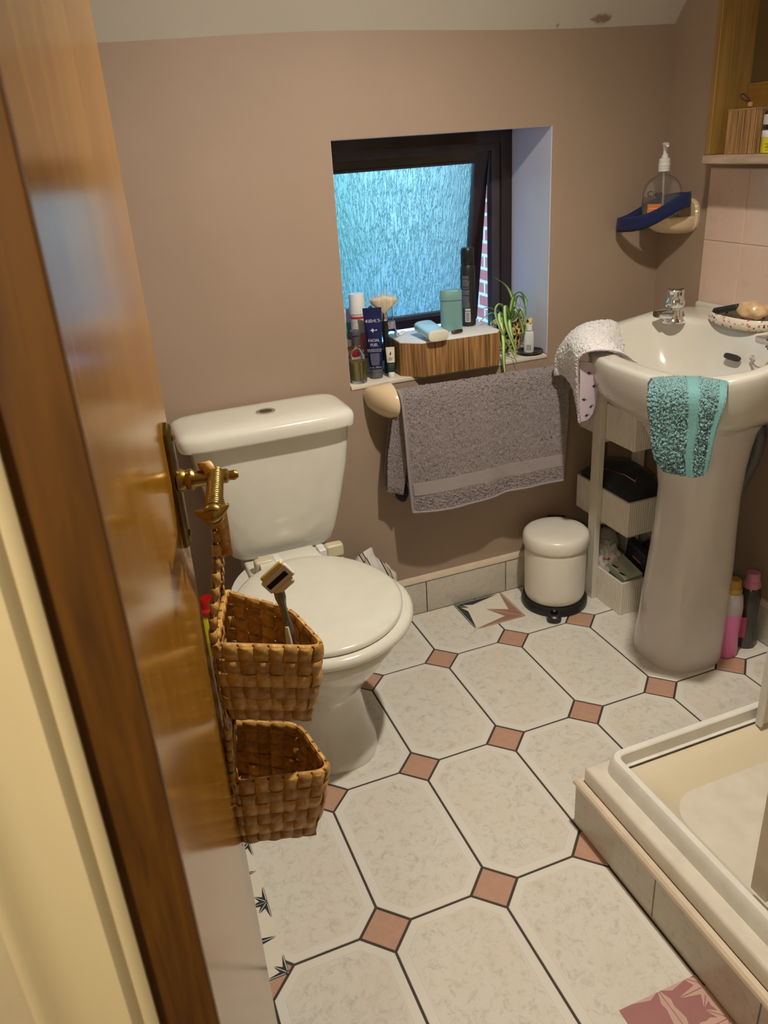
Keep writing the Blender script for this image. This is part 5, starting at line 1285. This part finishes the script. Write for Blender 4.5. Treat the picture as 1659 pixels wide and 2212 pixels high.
    tb('handle', [(0.232, 0.365, SZ+0.003), (0.228, 0.362, 0.98)], 0.0065, M_BLACK, t); tb('ferrule', [(0.228, 0.362, 0.9805), (0.227, 0.361, 1.008)], 0.008, M_CHROME, t); tb('tip', [(0.227, 0.361, 1.0085), (0.222, 0.361, 1.022)], [0.0085, 0.005], M_BLACK, t)
    rebase(t, (0.232, 0.365, SZ))
    t = thing('roll_on_bottle', 'white capped bottle with red and pink label behind the navy tube', 'bottle')
    c = (0.194, 0.392, SZ); 
    lt('bottle_body', [(0.020, 0), (0.023, 0.003), (0.023, 0.180)], c, mat('label_cream', (0.62, 0.58, 0.55), 0.4, var=0.15, scale=200), t, n=36)
    lt('pink_label', [(0.0232, 0.060), (0.0234, 0.061), (0.0234, 0.125), (0.0232, 0.126)], c, mat('coral_label', (0.52, 0.16, 0.16), 0.4, var=0.2, scale=120), t, n=36, cap0=False, cap1=False)
    for z in (0.168, 0.050): lt('red_band', [(0.0233, z), (0.0236, z+0.0005), (0.0236, z+0.006), (0.0233, z+0.0065)], c, mat('red_band', (0.45, 0.02, 0.03), 0.4), t, n=36, cap0=False, cap1=False)
    lt('cap', [(0.0235, 0.1805), (0.0245, 0.182), (0.0225, 0.234), (0.0215, 0.238), (0.001, 0.2385)], c, M_PWHITE, t, n=36)
    rebase(t, c)
    t = thing('leaf_label_bottle', 'pale lilac bottle with green leaf label against the left reveal', 'bottle')
    c = (0.166, 0.446, SZ)
    lt('bottle_body', [(0.020, 0), (0.022, 0.003), (0.022, 0.185), (0.018, 0.19), (0.001, 0.191)], c, mat('lilac_plastic', (0.60, 0.60, 0.78), 0.3), t, n=32)
    l_ = lt('green_label', [(0.0222, 0.045), (0.0224, 0.046), (0.0224, 0.150), (0.0222, 0.151)], c, mat('green_label', (0.10, 0.28, 0.20), 0.4, var=0.3, scale=60), t, n=32, cap0=False, cap1=False)
    Mf = face_M(Vector(c)+vd*0.0228+Vector((0, 0, 0.115)), rg); bm = bmesh.new(); bm.faces.new([bm.verts.new(Mf @ Vector((x, y, 0))) for x, y in ((0.002, -0.02), (0.009, -0.004), (0.004, 0.014), (-0.006, 0.006), (-0.007, -0.008))]); obj('leaf_emblem', bm, mat('dark_leaf', (0.01, 0.07, 0.03), 0.5), l_, smooth=False)
    rebase(t, c)
    t = thing('amber_jar', 'small orange labelled bottle behind the scent bottle', 'bottle'); c = (0.140, 0.345, SZ)
    lt('bottle_body', [(0.016, 0), (0.018, 0.003), (0.018, 0.080), (0.012, 0.092), (0.010, 0.10)], c, mat('orange_label', (0.42, 0.17, 0.07), 0.4, var=0.3, scale=90), t, n=28)
    lt('cap', [(0.0105, 0.1003), (0.0115, 0.102), (0.0115, 0.116), (0.001, 0.117)], c, M_PWHITE, t, n=28); rebase(t, c)
sill_things()
def plant():
    t = thing('spider_plant', 'green and white striped spider plant trailing over the sill from its pot', 'plant')
    m, tt, b = nodes('striped_leaf'); b.inputs['Roughness'].default_value = 0.4
    uv = tt.nodes.new('ShaderNodeAttribute'); uv.attribute_name = 'stripe'
    r = tt.nodes.new('ShaderNodeValToRGB'); e = r.color_ramp.elements; e[0].position = 0.0; e[0].color = (0.09, 0.24, 0.03, 1); e[1].position = 1.0; e[1].color = (0.09, 0.24, 0.03, 1)
    for p_, c_ in ((0.30, (0.16, 0.38, 0.06, 1)), (0.40, (0.66, 0.74, 0.42, 1)), (0.60, (0.66, 0.74, 0.42, 1)), (0.70, (0.16, 0.38, 0.06, 1))): q = e.new(p_); q.color = c_
    tt.links.new(uv.outputs['Fac'], r.inputs[0]); tt.links.new(r.outputs[0], b.inputs['Base Color'])
    b.inputs['Subsurface Weight'].default_value = 0.0; b.inputs['Transmission Weight'].default_value = 0.0
    LV = {'l1':[ (0.710,0.390,0.930),(0.714,0.390,0.973),(0.690,0.385,1.022),(0.643,0.380,1.056) ],
    'l2':[ (0.704,0.380,0.932),(0.715,0.370,0.990),(0.737,0.360,0.982),(0.737,0.345,0.934),(0.720,0.335,0.876) ],
    'l3':[ (0.690,0.370,0.936),(0.692,0.350,0.996),(0.714,0.340,1.009),(0.728,0.330,0.977),(0.716,0.320,0.940) ],
    'l4':[ (0.665,0.340,0.955),(0.616,0.300,0.991),(0.592,0.285,0.969),(0.604,0.262,0.906),(0.630,0.255,0.858),(0.651,0.250,0.812) ],
    'l5':[ (0.651,0.330,0.933),(0.616,0.290,0.945),(0.603,0.250,0.874),(0.605,0.248,0.809),(0.613,0.248,0.767) ],
    'l6':[ (0.682,0.370,0.930),(0.641,0.370,0.959),(0.611,0.375,0.968),(0.583,0.380,0.959) ],
    'l7':[ (0.671,0.350,0.930),(0.616,0.340,0.957),(0.582,0.335,0.948),(0.564,0.330,0.933) ],
    'l8':[ (0.673,0.340,0.943),(0.635,0.300,0.982),(0.624,0.275,0.931),(0.644,0.258,0.858),(0.654,0.255,0.826) ],
    'l9':[ (0.681,0.340,0.934),(0.676,0.310,0.964),(0.688,0.295,0.934),(0.691,0.285,0.899),(0.681,0.280,0.878) ],
    'l10':[ (0.681,0.330,0.929),(0.691,0.300,0.968),(0.699,0.280,0.934),(0.692,0.272,0.896),(0.679,0.272,0.886) ],
    'l11':[ (0.671,0.360,0.925),(0.638,0.340,0.944),(0.616,0.330,0.934),(0.610,0.330,0.909) ],
    'l12':[ (0.668,0.330,0.931),(0.651,0.300,0.924),(0.652,0.285,0.875),(0.639,0.280,0.864) ],
    'l13':[ (0.660,0.340,0.934),(0.615,0.300,0.960),(0.606,0.262,0.882),(0.608,0.255,0.832) ],
    'l14':[ (0.690,0.375,0.930),(0.700,0.350,0.965),(0.710,0.325,0.940),(0.706,0.310,0.90) ]}
    base = Vector((0.688, 0.385, 0.912))
    for k, (nm, pts) in enumerate(LV.items()):
        P = spline([base+Vector((random.uniform(-.006, .006), random.uniform(-.006, .006), 0))]+pts, 8); bm = bmesh.new(); lay = bm.verts.layers.float.new('stripe'); V = []; n = len(P); side0 = None
        for i, p in enumerate(P):
            tn = (P[min(i+1, n-1)]-P[max(i-1, 0)]).normalized(); up = Vector((0, 0.4, 1)); s = tn.cross(up)
            if s.length < 0.2: s = side0 or Vector((1, 0, 0))
            s = s.normalized()
            if side0 and s.dot(side0) < 0: s = -s
            if side0: s = (s*0.4+side0*0.6).normalized()
            side0 = s; nn = tn.cross(s).normalized(); f = i/(n-1); wd = 0.0062*(0.55+0.45*math.sin(min(1, f*2.2)*PI/2))*(1-max(0, (f-0.6)/0.4)**1.6)+0.0003
            if nm in ('l1', 'l6', 'l11', 'l14'): wd *= 0.75
            row = []
            for q, st in ((-1, 0.0), (-0.5, 0.3), (0, 0.5), (0.5, 0.7), (1, 1.0)):
                v = bm.verts.new(p+s*q*wd+nn*abs(q)*wd*0.35); v[lay] = st; row.append(v)
            V.append(row)
        for a, b2 in zip(V, V[1:]):
            for j in range(4): bm.faces.new((a[j], a[j+1], b2[j+1], b2[j]))
        o = obj('leaf', bm, m, t, auto=0); md = o.modifiers.new('thick', 'SOLIDIFY'); md.thickness = 0.0006
    rebase(t, (0.69, 0.385, 0.90))
    # leopard pot on a black saucer
    LP, tt, b = nodes('leopard_glaze'); b.inputs['Roughness'].default_value = 0.2
    c = tt.nodes.new('ShaderNodeTexCoord'); v = tt.nodes.new('ShaderNodeTexVoronoi'); v.inputs['Scale'].default_value = 62; v.feature = 'DISTANCE_TO_EDGE'; tt.links.new(c.outputs['Object'], v.inputs[0])
    r = tt.nodes.new('ShaderNodeValToRGB'); r.color_ramp.elements[0].position = 0.14; r.color_ramp.elements[0].color = (0.66, 0.50, 0.20, 1); r.color_ramp.elements[1].position = 0.20; r.color_ramp.elements[1].color = (0.012, 0.010, 0.010, 1)
    tt.links.new(v.outputs['Distance'], r.inputs[0]); tt.links.new(r.outputs[0], b.inputs['Base Color'])
    t = thing('leopard_pot', 'yellow and black leopard spotted ceramic pot with pointed ears holding the plant', 'plant pot'); c = (0.700, 0.400, SZ)
    lt('pot_body', [(0.034, 0.0), (0.040, 0.004), (0.048, 0.03), (0.052, 0.06), (0.054, 0.085), (0.052, 0.090), (0.049, 0.086), (0.046, 0.06)], c, LP, t, n=44)
    lt('soil', [(0.0455, 0.074), (0.0455, 0.078), (0.02, 0.082), (0.001, 0.082)], c, mat('potting_soil', (0.05, 0.03, 0.02), 0.95, var=0.5, scale=120), t)
    for p, q in (((0.752, 0.385, 0.885), (0.776, 0.368, 0.916)), ((0.660, 0.370, 0.880), (0.648, 0.355, 0.935)), ((0.716, 0.352, 0.880), (0.714, 0.345, 0.940))):
        p, q = Vector(p), Vector(q); tb('ear', [p, p.lerp(q, 0.35), p.lerp(q, 0.7), q], [0.016, 0.014, 0.010, 0.005], LP, t, n=18)
    rebase(t, c)
    s_ = lt('saucer', [(0.026, 0.0), (0.030, 0.002), (0.040, 0.010), (0.0415, 0.012), (0.039, 0.0125), (0.029, 0.006), (0.001, 0.005)], (0.728, 0.304, SZ), mat('black_glaze', (0.012, 0.014, 0.022), 0.15)); tag(s_, 'small black dish on the right end of the window sill', 'dish')
    t = thing('sample_bottle', 'small white plastic bottle standing in the black dish', 'bottle'); c = (0.722, 0.302, SZ+0.0063)
    solid_oval('bottle_body', c, 0.0155, 0.010, [(0, .9, .9), (0.002, 1, 1), (0.060, 1, 1), (0.066, .8, .8), (0.068, .5, .5)], mat('frosted_white', (0.62, 0.66, 0.66), 0.35), t, rot=math.radians(-28), e=2.8)
    lt('cap', [(0.009, 0.0685), (0.0105, 0.070), (0.0105, 0.086), (0.001, 0.087)], c, M_PWHITE, t, n=24)
    vd = Vector((CP.x-c[0], CP.y-c[1], 0)).normalized(); rg = Vector((-vd.y, vd.x, 0)); bm = bmesh.new()
    for k in range(7): box(bm, -0.007, 0.007, -0.0005, 0.0005, -0.0001, 0.0001, M=face_M(Vector(c)+vd*0.0105+Vector((0, 0, 0.010+0.0024*k)), rg))
    obj('barcode', bm, mat('grey_bars', (0.20, 0.20, 0.21), 0.6), t, smooth=False); rebase(t, c)
    o = tb('wooden_stick', [(0.752, 0.335, 0.845), (0.752, 0.375, 0.90), (0.738, 0.41, 0.985)], 0.0022, mat('pale_wood', (0.55, 0.48, 0.34), 0.6)); tag(o, 'thin pale wooden plant stick leaning in the right corner of the recess', 'stick')
plant()
# ------------------------------------------------------------------ soap dish in the corner
def corner_dish():
    t = thing('wall_soap_dish', 'cream ceramic soap dish on the wall in the corner above the basin', 'soap dish')
    cy = 0.172; bm = bmesh.new(); R = []
    prof = [(1.152, 0.10, 0.35), (1.154, 0.45, 0.60), (1.162, 0.72, 0.82), (1.178, 0.92, 0.97), (1.196, 1.0, 1.0), (1.202, 1.01, 1.0), (1.204, 0.96, 0.97), (1.196, 0.92, 0.94), (1.184, 0.82, 0.86), (1.176, 0.5, 0.6), (1.175, 0.05, 0.1)]
    for z, s, s2 in prof:
        ring = []
        for k in range(41):
            a = PI/2+PI*k/40; ring.append(Vector((RX-0.004+0.120*s*math.cos(a)*1.0, cy+0.070*s2*math.sin(a), z+0.0)))
        R.append(ring)
    loft(bm, R, closed=True); obj('dish_bowl', bm, M_CREAMC, t, auto=60)
    bm = bmesh.new(); pts = []
    R = []
    for x, s in ((RX-0.0005, 1.0), (RX-0.008, 1.0), (RX-0.013, 0.94)):
        R.append([Vector((x, cy+0.074*s*math.copysign(abs(math.cos(a))**0.6, math.cos(a)), 1.203+0.050*s*math.copysign(abs(math.sin(a))**0.7, math.sin(a)))) for a in [2*PI*k/44 for k in range(44)]])
    loft(bm, R); obj('back_plate', bm, M_CREAMC, t); rebase(t, (RX, cy, 1.155))
    t = thing('soap_dispenser', 'clear pump bottle of hand soap in the ceramic dish', 'soap dispenser')
    c = Vector((1.085, 0.172, 1.1775)); vd = Vector((CP.x-c.x, CP.y-c.y, 0)).normalized(); rg = Vector((-vd.y, vd.x, 0)); rot = math.atan2(rg.y, rg.x)
    GL = bpy.data.materials['clear_bottle_glass']
    PL, tt, b_ = nodes('clear_plastic'); b_.inputs['Transmission Weight'].default_value = 0.92; b_.inputs['Roughness'].default_value = 0.05; b_.inputs['Base Color'].default_value = (0.90, 0.88, 0.86, 1); b_.inputs['IOR'].default_value = 1.12
    body = solid_oval('bottle_body', c, 0.056, 0.028, [(0, .86, .86), (0.004, .95, .95), (0.06, 1.0, 1.0), (0.095, .97, .98), (0.115, .86, .90), (0.130, .66, .75), (0.138, .42, .58), (0.142, .30, .54), (0.150, .27, .52)], PL, t, rot, 2.2)
    solid_oval('soap_liquid', c, 0.051, 0.024, [(0.003, .9, .9), (0.028, .98, .98), (0.029, .97, .97)], mat('yellow_soap', (0.50, 0.36, 0.10), 0.3), t, rot, 2.2)
    solid_oval('clear_soap', c, 0.051, 0.024, [(0.0295, .97, .97), (0.052, 1, 1), (0.0525, .99, .99)], mat('grey_green_soap', (0.10, 0.12, 0.08), 0.2), t, rot, 2.2)
    cc = c+Vector((0, 0, 0.1505)); 
    bm = bmesh.new(); lathe(bm, [(0.0155, 0), (0.0165, 0.001), (0.0165, 0.006), (0.0152, 0.007), (0.0165, 0.008), (0.0165, 0.013), (0.0152, 0.014), (0.0165, 0.015), (0.0165, 0.022), (0.0155, 0.024), (0.0165, 0.026), (0.0155, 0.034), (0.0095, 0.037), (0.0085, 0.044), (0.0062, 0.046), (0.0055, 0.058), (0.0085, 0.068)], cc, n=32); pm = obj('pump_collar', bm, M_PWHITE, t)
    hd = Vector((-0.5, -0.85, 0)).normalized(); sd = Vector((-hd.y, hd.x, 0)); bm = bmesh.new(); R = []
    for f, w_, h in ((-0.014, 0.004, 0.002), (-0.010, 0.009, 0.004), (0.0, 0.0105, 0.005), (0.012, 0.008, 0.0048), (0.024, 0.0055, 0.004), (0.033, 0.004, 0.003)):
        R.append([cc+Vector((0, 0, 0.072-(0.004 if f > 0.02 else 0)))+hd*f+sd*math.cos(a)*w_+Vector((0, 0, math.sin(a)*h)) for a in [2*PI*k/20 for k in range(20)]])
    loft(bm, R); obj('nozzle', bm, M_PWHITE, pm)
    tb('dip_tube', [c+Vector((0, 0, 0.148)), c+vd*0.004+rg*0.004+Vector((0, 0, 0.05))], 0.0030, mat('tube_white', (0.6, 0.6, 0.58), 0.4), t)
    text('lettering', 'Cien', 0.023, mat('navy_print', (0.006, 0.010, 0.04), 0.5), face_M(c+vd*0.0300-rg*0.020+Vector((0, 0, 0.092)), rg), body, ext=0.0004)
    bx('orange_label', (-0.038, 0.0, -0.020, 0.020, -0.0004, 0.0004), mat('orange_sticker', (0.62, 0.17, 0.04), 0.4), body, M=face_M(c+vd*0.0286+Vector((0, 0, 0.045)), rg))
    bx('white_label', (-0.038, 0.0, -0.010, 0.004, 0.0004, 0.0008), M_PWHITE, body, M=face_M(c+vd*0.0288+Vector((0, 0, 0.036)), rg))
    text('lettering', 'milk & honey', 0.0058, M_PWHITE, face_M(c+vd*0.0292-rg*0.019+Vector((0, 0, 0.053)), rg), body)
    rebase(t, c)
    # elastic head band looped round the bottle and hooked over the dish
    c = Vector((1.052, 0.166, 1.219)); la = Vector((-0.46, 0.86, -0.33)).normalized(); sa = Vector((-0.80, -0.43, -0.26)).normalized(); ud = Vector((-0.12, -0.10, 1)).normalized()
    bm = bmesh.new(); R = []
    for k in range(64):
        a = 2*PI*k/64; p = c+la*0.110*math.cos(a)+sa*0.050*math.copysign(abs(math.sin(a))**0.8, math.sin(a))+ud*0.006*math.sin(3*a); o = (la*math.cos(a)*0.4+sa*math.sin(a)).normalized()
        R.append([p+o*x+ud*z for x, z in ((-0.0022, -0.020), (0.0022, -0.020), (0.0032, -0.008), (0.0030, 0.010), (0.0016, 0.021), (-0.0016, 0.021), (-0.0028, 0.005))])
    V = [[bm.verts.new(p) for p in r] for r in R]
    for i in range(64):
        a, b2 = V[i], V[(i+1) % 64]
        for j in range(7): bm.faces.new((a[j], a[(j+1) % 7], b2[(j+1) % 7], b2[j]))
    o = obj('elastic_headband', bm, mat('royal_blue_fabric', (0.002, 0.009, 0.070), 0.85, var=0.15, scale=200, bump=0.0005, bscale=300, sheen=0.1), auto=0); tag(o, 'royal blue fabric headband looped around the soap bottle', 'headband')
corner_dish()
# ------------------------------------------------------------------ cabinet
def cabinet():
    t = thing('wall_cabinet', 'pine wall shelf unit with mirror back at the top right', 'cabinet')
    Y0 = -0.050
    bx('side_panel', (1.045, RX-0.001, Y0, Y0+0.019, 1.372, 2.05), M_PINE, t, bev=0.002)
    bx('back_board', (1.150, RX-0.001, -0.62, Y0-0.0005, 1.372, 1.535), wood('pine_board', (0.22, 0.10, 0.015), (0.30, 0.155, 0.03), 3, (9, 1.0, 12), 0.35), t, bev=0.002)
    bx('mirror_panel', (1.156, RX-0.001, -0.62, Y0-0.002, 1.536, 2.05), mat('brown_panel', (0.10, 0.06, 0.018), 0.25, var=0.1, scale=3), t)
    bx('shelf_board', (1.040, RX-0.001, -0.64, Y0+0.019, 1.350, 1.3715), wood('pale_pine', (0.34, 0.24, 0.16), (0.46, 0.35, 0.25), 4, (9, 1, 9), 0.35), t, bev=0.003)  # paler pine than the side panels
    bx('far_side_panel', (1.045, RX-0.001, -0.64, -0.621, 1.372, 2.05), M_PINE, t, bev=0.002)
    rebase(t, (1.10, -0.3, 1.35))
    z0 = 1.372
    t = thing('bamboo_jar', 'small bamboo slat box with bead and cord loop on the pine shelf', 'box')
    bamboo_box(t, [(1.072, -0.166), (1.112, -0.172), (1.124, -0.160), (1.128, -0.080), (1.118, -0.068), (1.084, -0.064), (1.072, -0.074)], z0, z0+0.104, 0.0048, mat('bamboo_lid', (0.30, 0.18, 0.07), 0.5))
    bd = lt('bead', [(0.002, 0), (0.0062, 0.003), (0.0072, 0.0075), (0.0062, 0.012), (0.002, 0.0145)], (1.100, -0.118, z0+0.1042), mat('wooden_bead', (0.45, 0.24, 0.11), 0.4), t, n=20)
    tb('cord_loop', spline([(1.100, -0.118, z0+0.118), (1.100, -0.112, z0+0.124), (1.098, -0.095, z0+0.137), (1.098, -0.085, z0+0.136), (1.098, -0.086, z0+0.130), (1.100, -0.100, z0+0.122), (1.100, -0.117, z0+0.119)], 6), 0.0016, mat('purple_cord', (0.05, 0.015, 0.035), 0.7), bd, n=8)
    rebase(t, (1.10, -0.118, z0))
    c = (1.105, -0.215, z0); t = thing('yellow_jar', 'yellow tub with white lid on the pine shelf under the black and white pot', 'jar')
    lt('jar_body', [(0.034, 0), (0.036, 0.002), (0.036, 0.036)], c, mat('yellow_tub', (0.60, 0.54, 0.02), 0.35), t, n=40); lt('lid', [(0.0365, 0.0362), (0.037, 0.037), (0.037, 0.050), (0.035, 0.052), (0.001, 0.052)], c, M_PWHITE, t, n=40)
    vd = Vector((CP.x-c[0], CP.y-c[1], 0)).normalized(); rg = Vector((-vd.y, vd.x, 0)); bm = bmesh.new()
    for k, w_ in ((0, 0.02), (1, 0.016), (2, 0.02)): box(bm, -w_, w_*0.4, -0.0007, 0.0007, -0.0002, 0.0002, M=face_M(Vector(c)+vd*0.0366-rg*0.006+Vector((0, 0, 0.022-0.004*k)), rg))
    obj('small_print', bm, mat('dark_olive_print', (0.08, 0.07, 0.01), 0.6), t, smooth=False); rebase(t, c)
    c = (1.105, -0.214, z0+0.0525); t = thing('cream_pot', 'black pot with white label and silver lid stacked on the yellow tub', 'jar')
    lt('jar_body', [(0.033, 0), (0.0355, 0.002), (0.0355, 0.038), (0.032, 0.042)], c, mat('dark_glass', (0.02, 0.02, 0.022), 0.15), t, n=40); lt('label', [(0.0357, 0.012), (0.0359, 0.0125), (0.0359, 0.034), (0.0357, 0.0345)], c, mat('off_white_label', (0.58, 0.57, 0.53), 0.5), t, n=40, cap0=False, cap1=False)
    lt('lid', [(0.0315, 0.0422), (0.0325, 0.043), (0.0315, 0.056), (0.029, 0.058), (0.001, 0.058)], c, mat('silver_lid', (0.42, 0.44, 0.48), 0.35, 0.8), t, n=40); rebase(t, c)
cabinet()
def basin_dish():
    t = thing('floral_soap_dish', 'oval china soap dish with red and black flower pattern on the basin', 'soap dish')
    DZ = 0.9575
    m, tt, b = nodes('floral_china'); b.inputs['Roughness'].default_value = 0.15; c = tt.nodes.new('ShaderNodeTexCoord')
    v = tt.nodes.new('ShaderNodeTexVoronoi'); v.inputs['Scale'].default_value = 85; tt.links.new(c.outputs['Object'], v.inputs[0])
    n = tt.nodes.new('ShaderNodeTexNoise'); n.inputs['Scale'].default_value = 330; n.inputs['Detail'].default_value = 1; tt.links.new(c.outputs['Object'], n.inputs[0])
    ad = tt.nodes.new('ShaderNodeMath'); ad.operation = 'MULTIPLY_ADD'; ad.inputs[1].default_value = 1.1; tt.links.new(n.outputs[0], ad.inputs[0]); tt.links.new(v.outputs['Distance'], ad.inputs[2])
    r = tt.nodes.new('ShaderNodeValToRGB'); r.color_ramp.elements[0].position = 0.80; r.color_ramp.elements[0].color = (1, 1, 1, 1); r.color_ramp.elements[1].position = 0.84; r.color_ramp.elements[1].color = (0, 0, 0, 1); tt.links.new(ad.outputs[0], r.inputs[0])
    r2 = tt.nodes.new('ShaderNodeValToRGB'); r2.color_ramp.interpolation = 'CONSTANT'; r2.color_ramp.elements[0].color = (0.02, 0.015, 0.05, 1); r2.color_ramp.elements[1].position = 0.62; r2.color_ramp.elements[1].color = (0.50, 0.13, 0.06, 1)
    sx = tt.nodes.new('ShaderNodeSeparateColor'); tt.links.new(v.outputs['Color'], sx.inputs[0]); tt.links.new(sx.outputs[0], r2.inputs[0])
    mx = tt.nodes.new('ShaderNodeMix'); mx.data_type = 'RGBA'; tt.links.new(r.outputs[0], mx.inputs['Factor']); mx.inputs['A'].default_value = (0.70, 0.64, 0.54, 1); tt.links.new(r2.outputs[0], mx.inputs['B']); tt.links.new(mx.outputs['Result'], b.inputs['Base Color'])
    c = (1.052, -0.228, DZ)
    solid_oval('dish_body', c, 0.054, 0.106, [(0, .86, .90), (0.003, .93, .95), (0.014, 1, 1), (0.026, .97, .98), (0.0285, .94, .96), (0.027, .90, .93), (0.012, .84, .88), (0.010, .3, .3)], m, t, e=2.3)
    rebase(t, c)
    o = bx('soap_slab', (-0.026, 0.026, -0.040, 0.040, -0.008, 0.008), mat('charcoal_soap', (0.018, 0.022, 0.018), 0.5, var=0.3), bev=0.006, seg=3, M=Matrix.Translation((1.056, -0.178, DZ+0.036)) @ Matrix.Rotation(math.radians(-16), 4, 'X') @ Matrix.Rotation(0.15, 4, 'Z')); tag(o, 'black soap slab tilted on the left end of the flowery dish', 'soap')
    o = blob('marbled_soap', (1.060, -0.252, DZ+0.042), (0.032, 0.044, 0.022), mat('marbled_cream_soap', (0.66, 0.50, 0.34), 0.3, col2=(0.50, 0.30, 0.12), scale=40), amp=0.2, e=2.2, seed=5.0); tag(o, 'cream and brown marbled stone soap on the flowery dish', 'soap')
basin_dish()
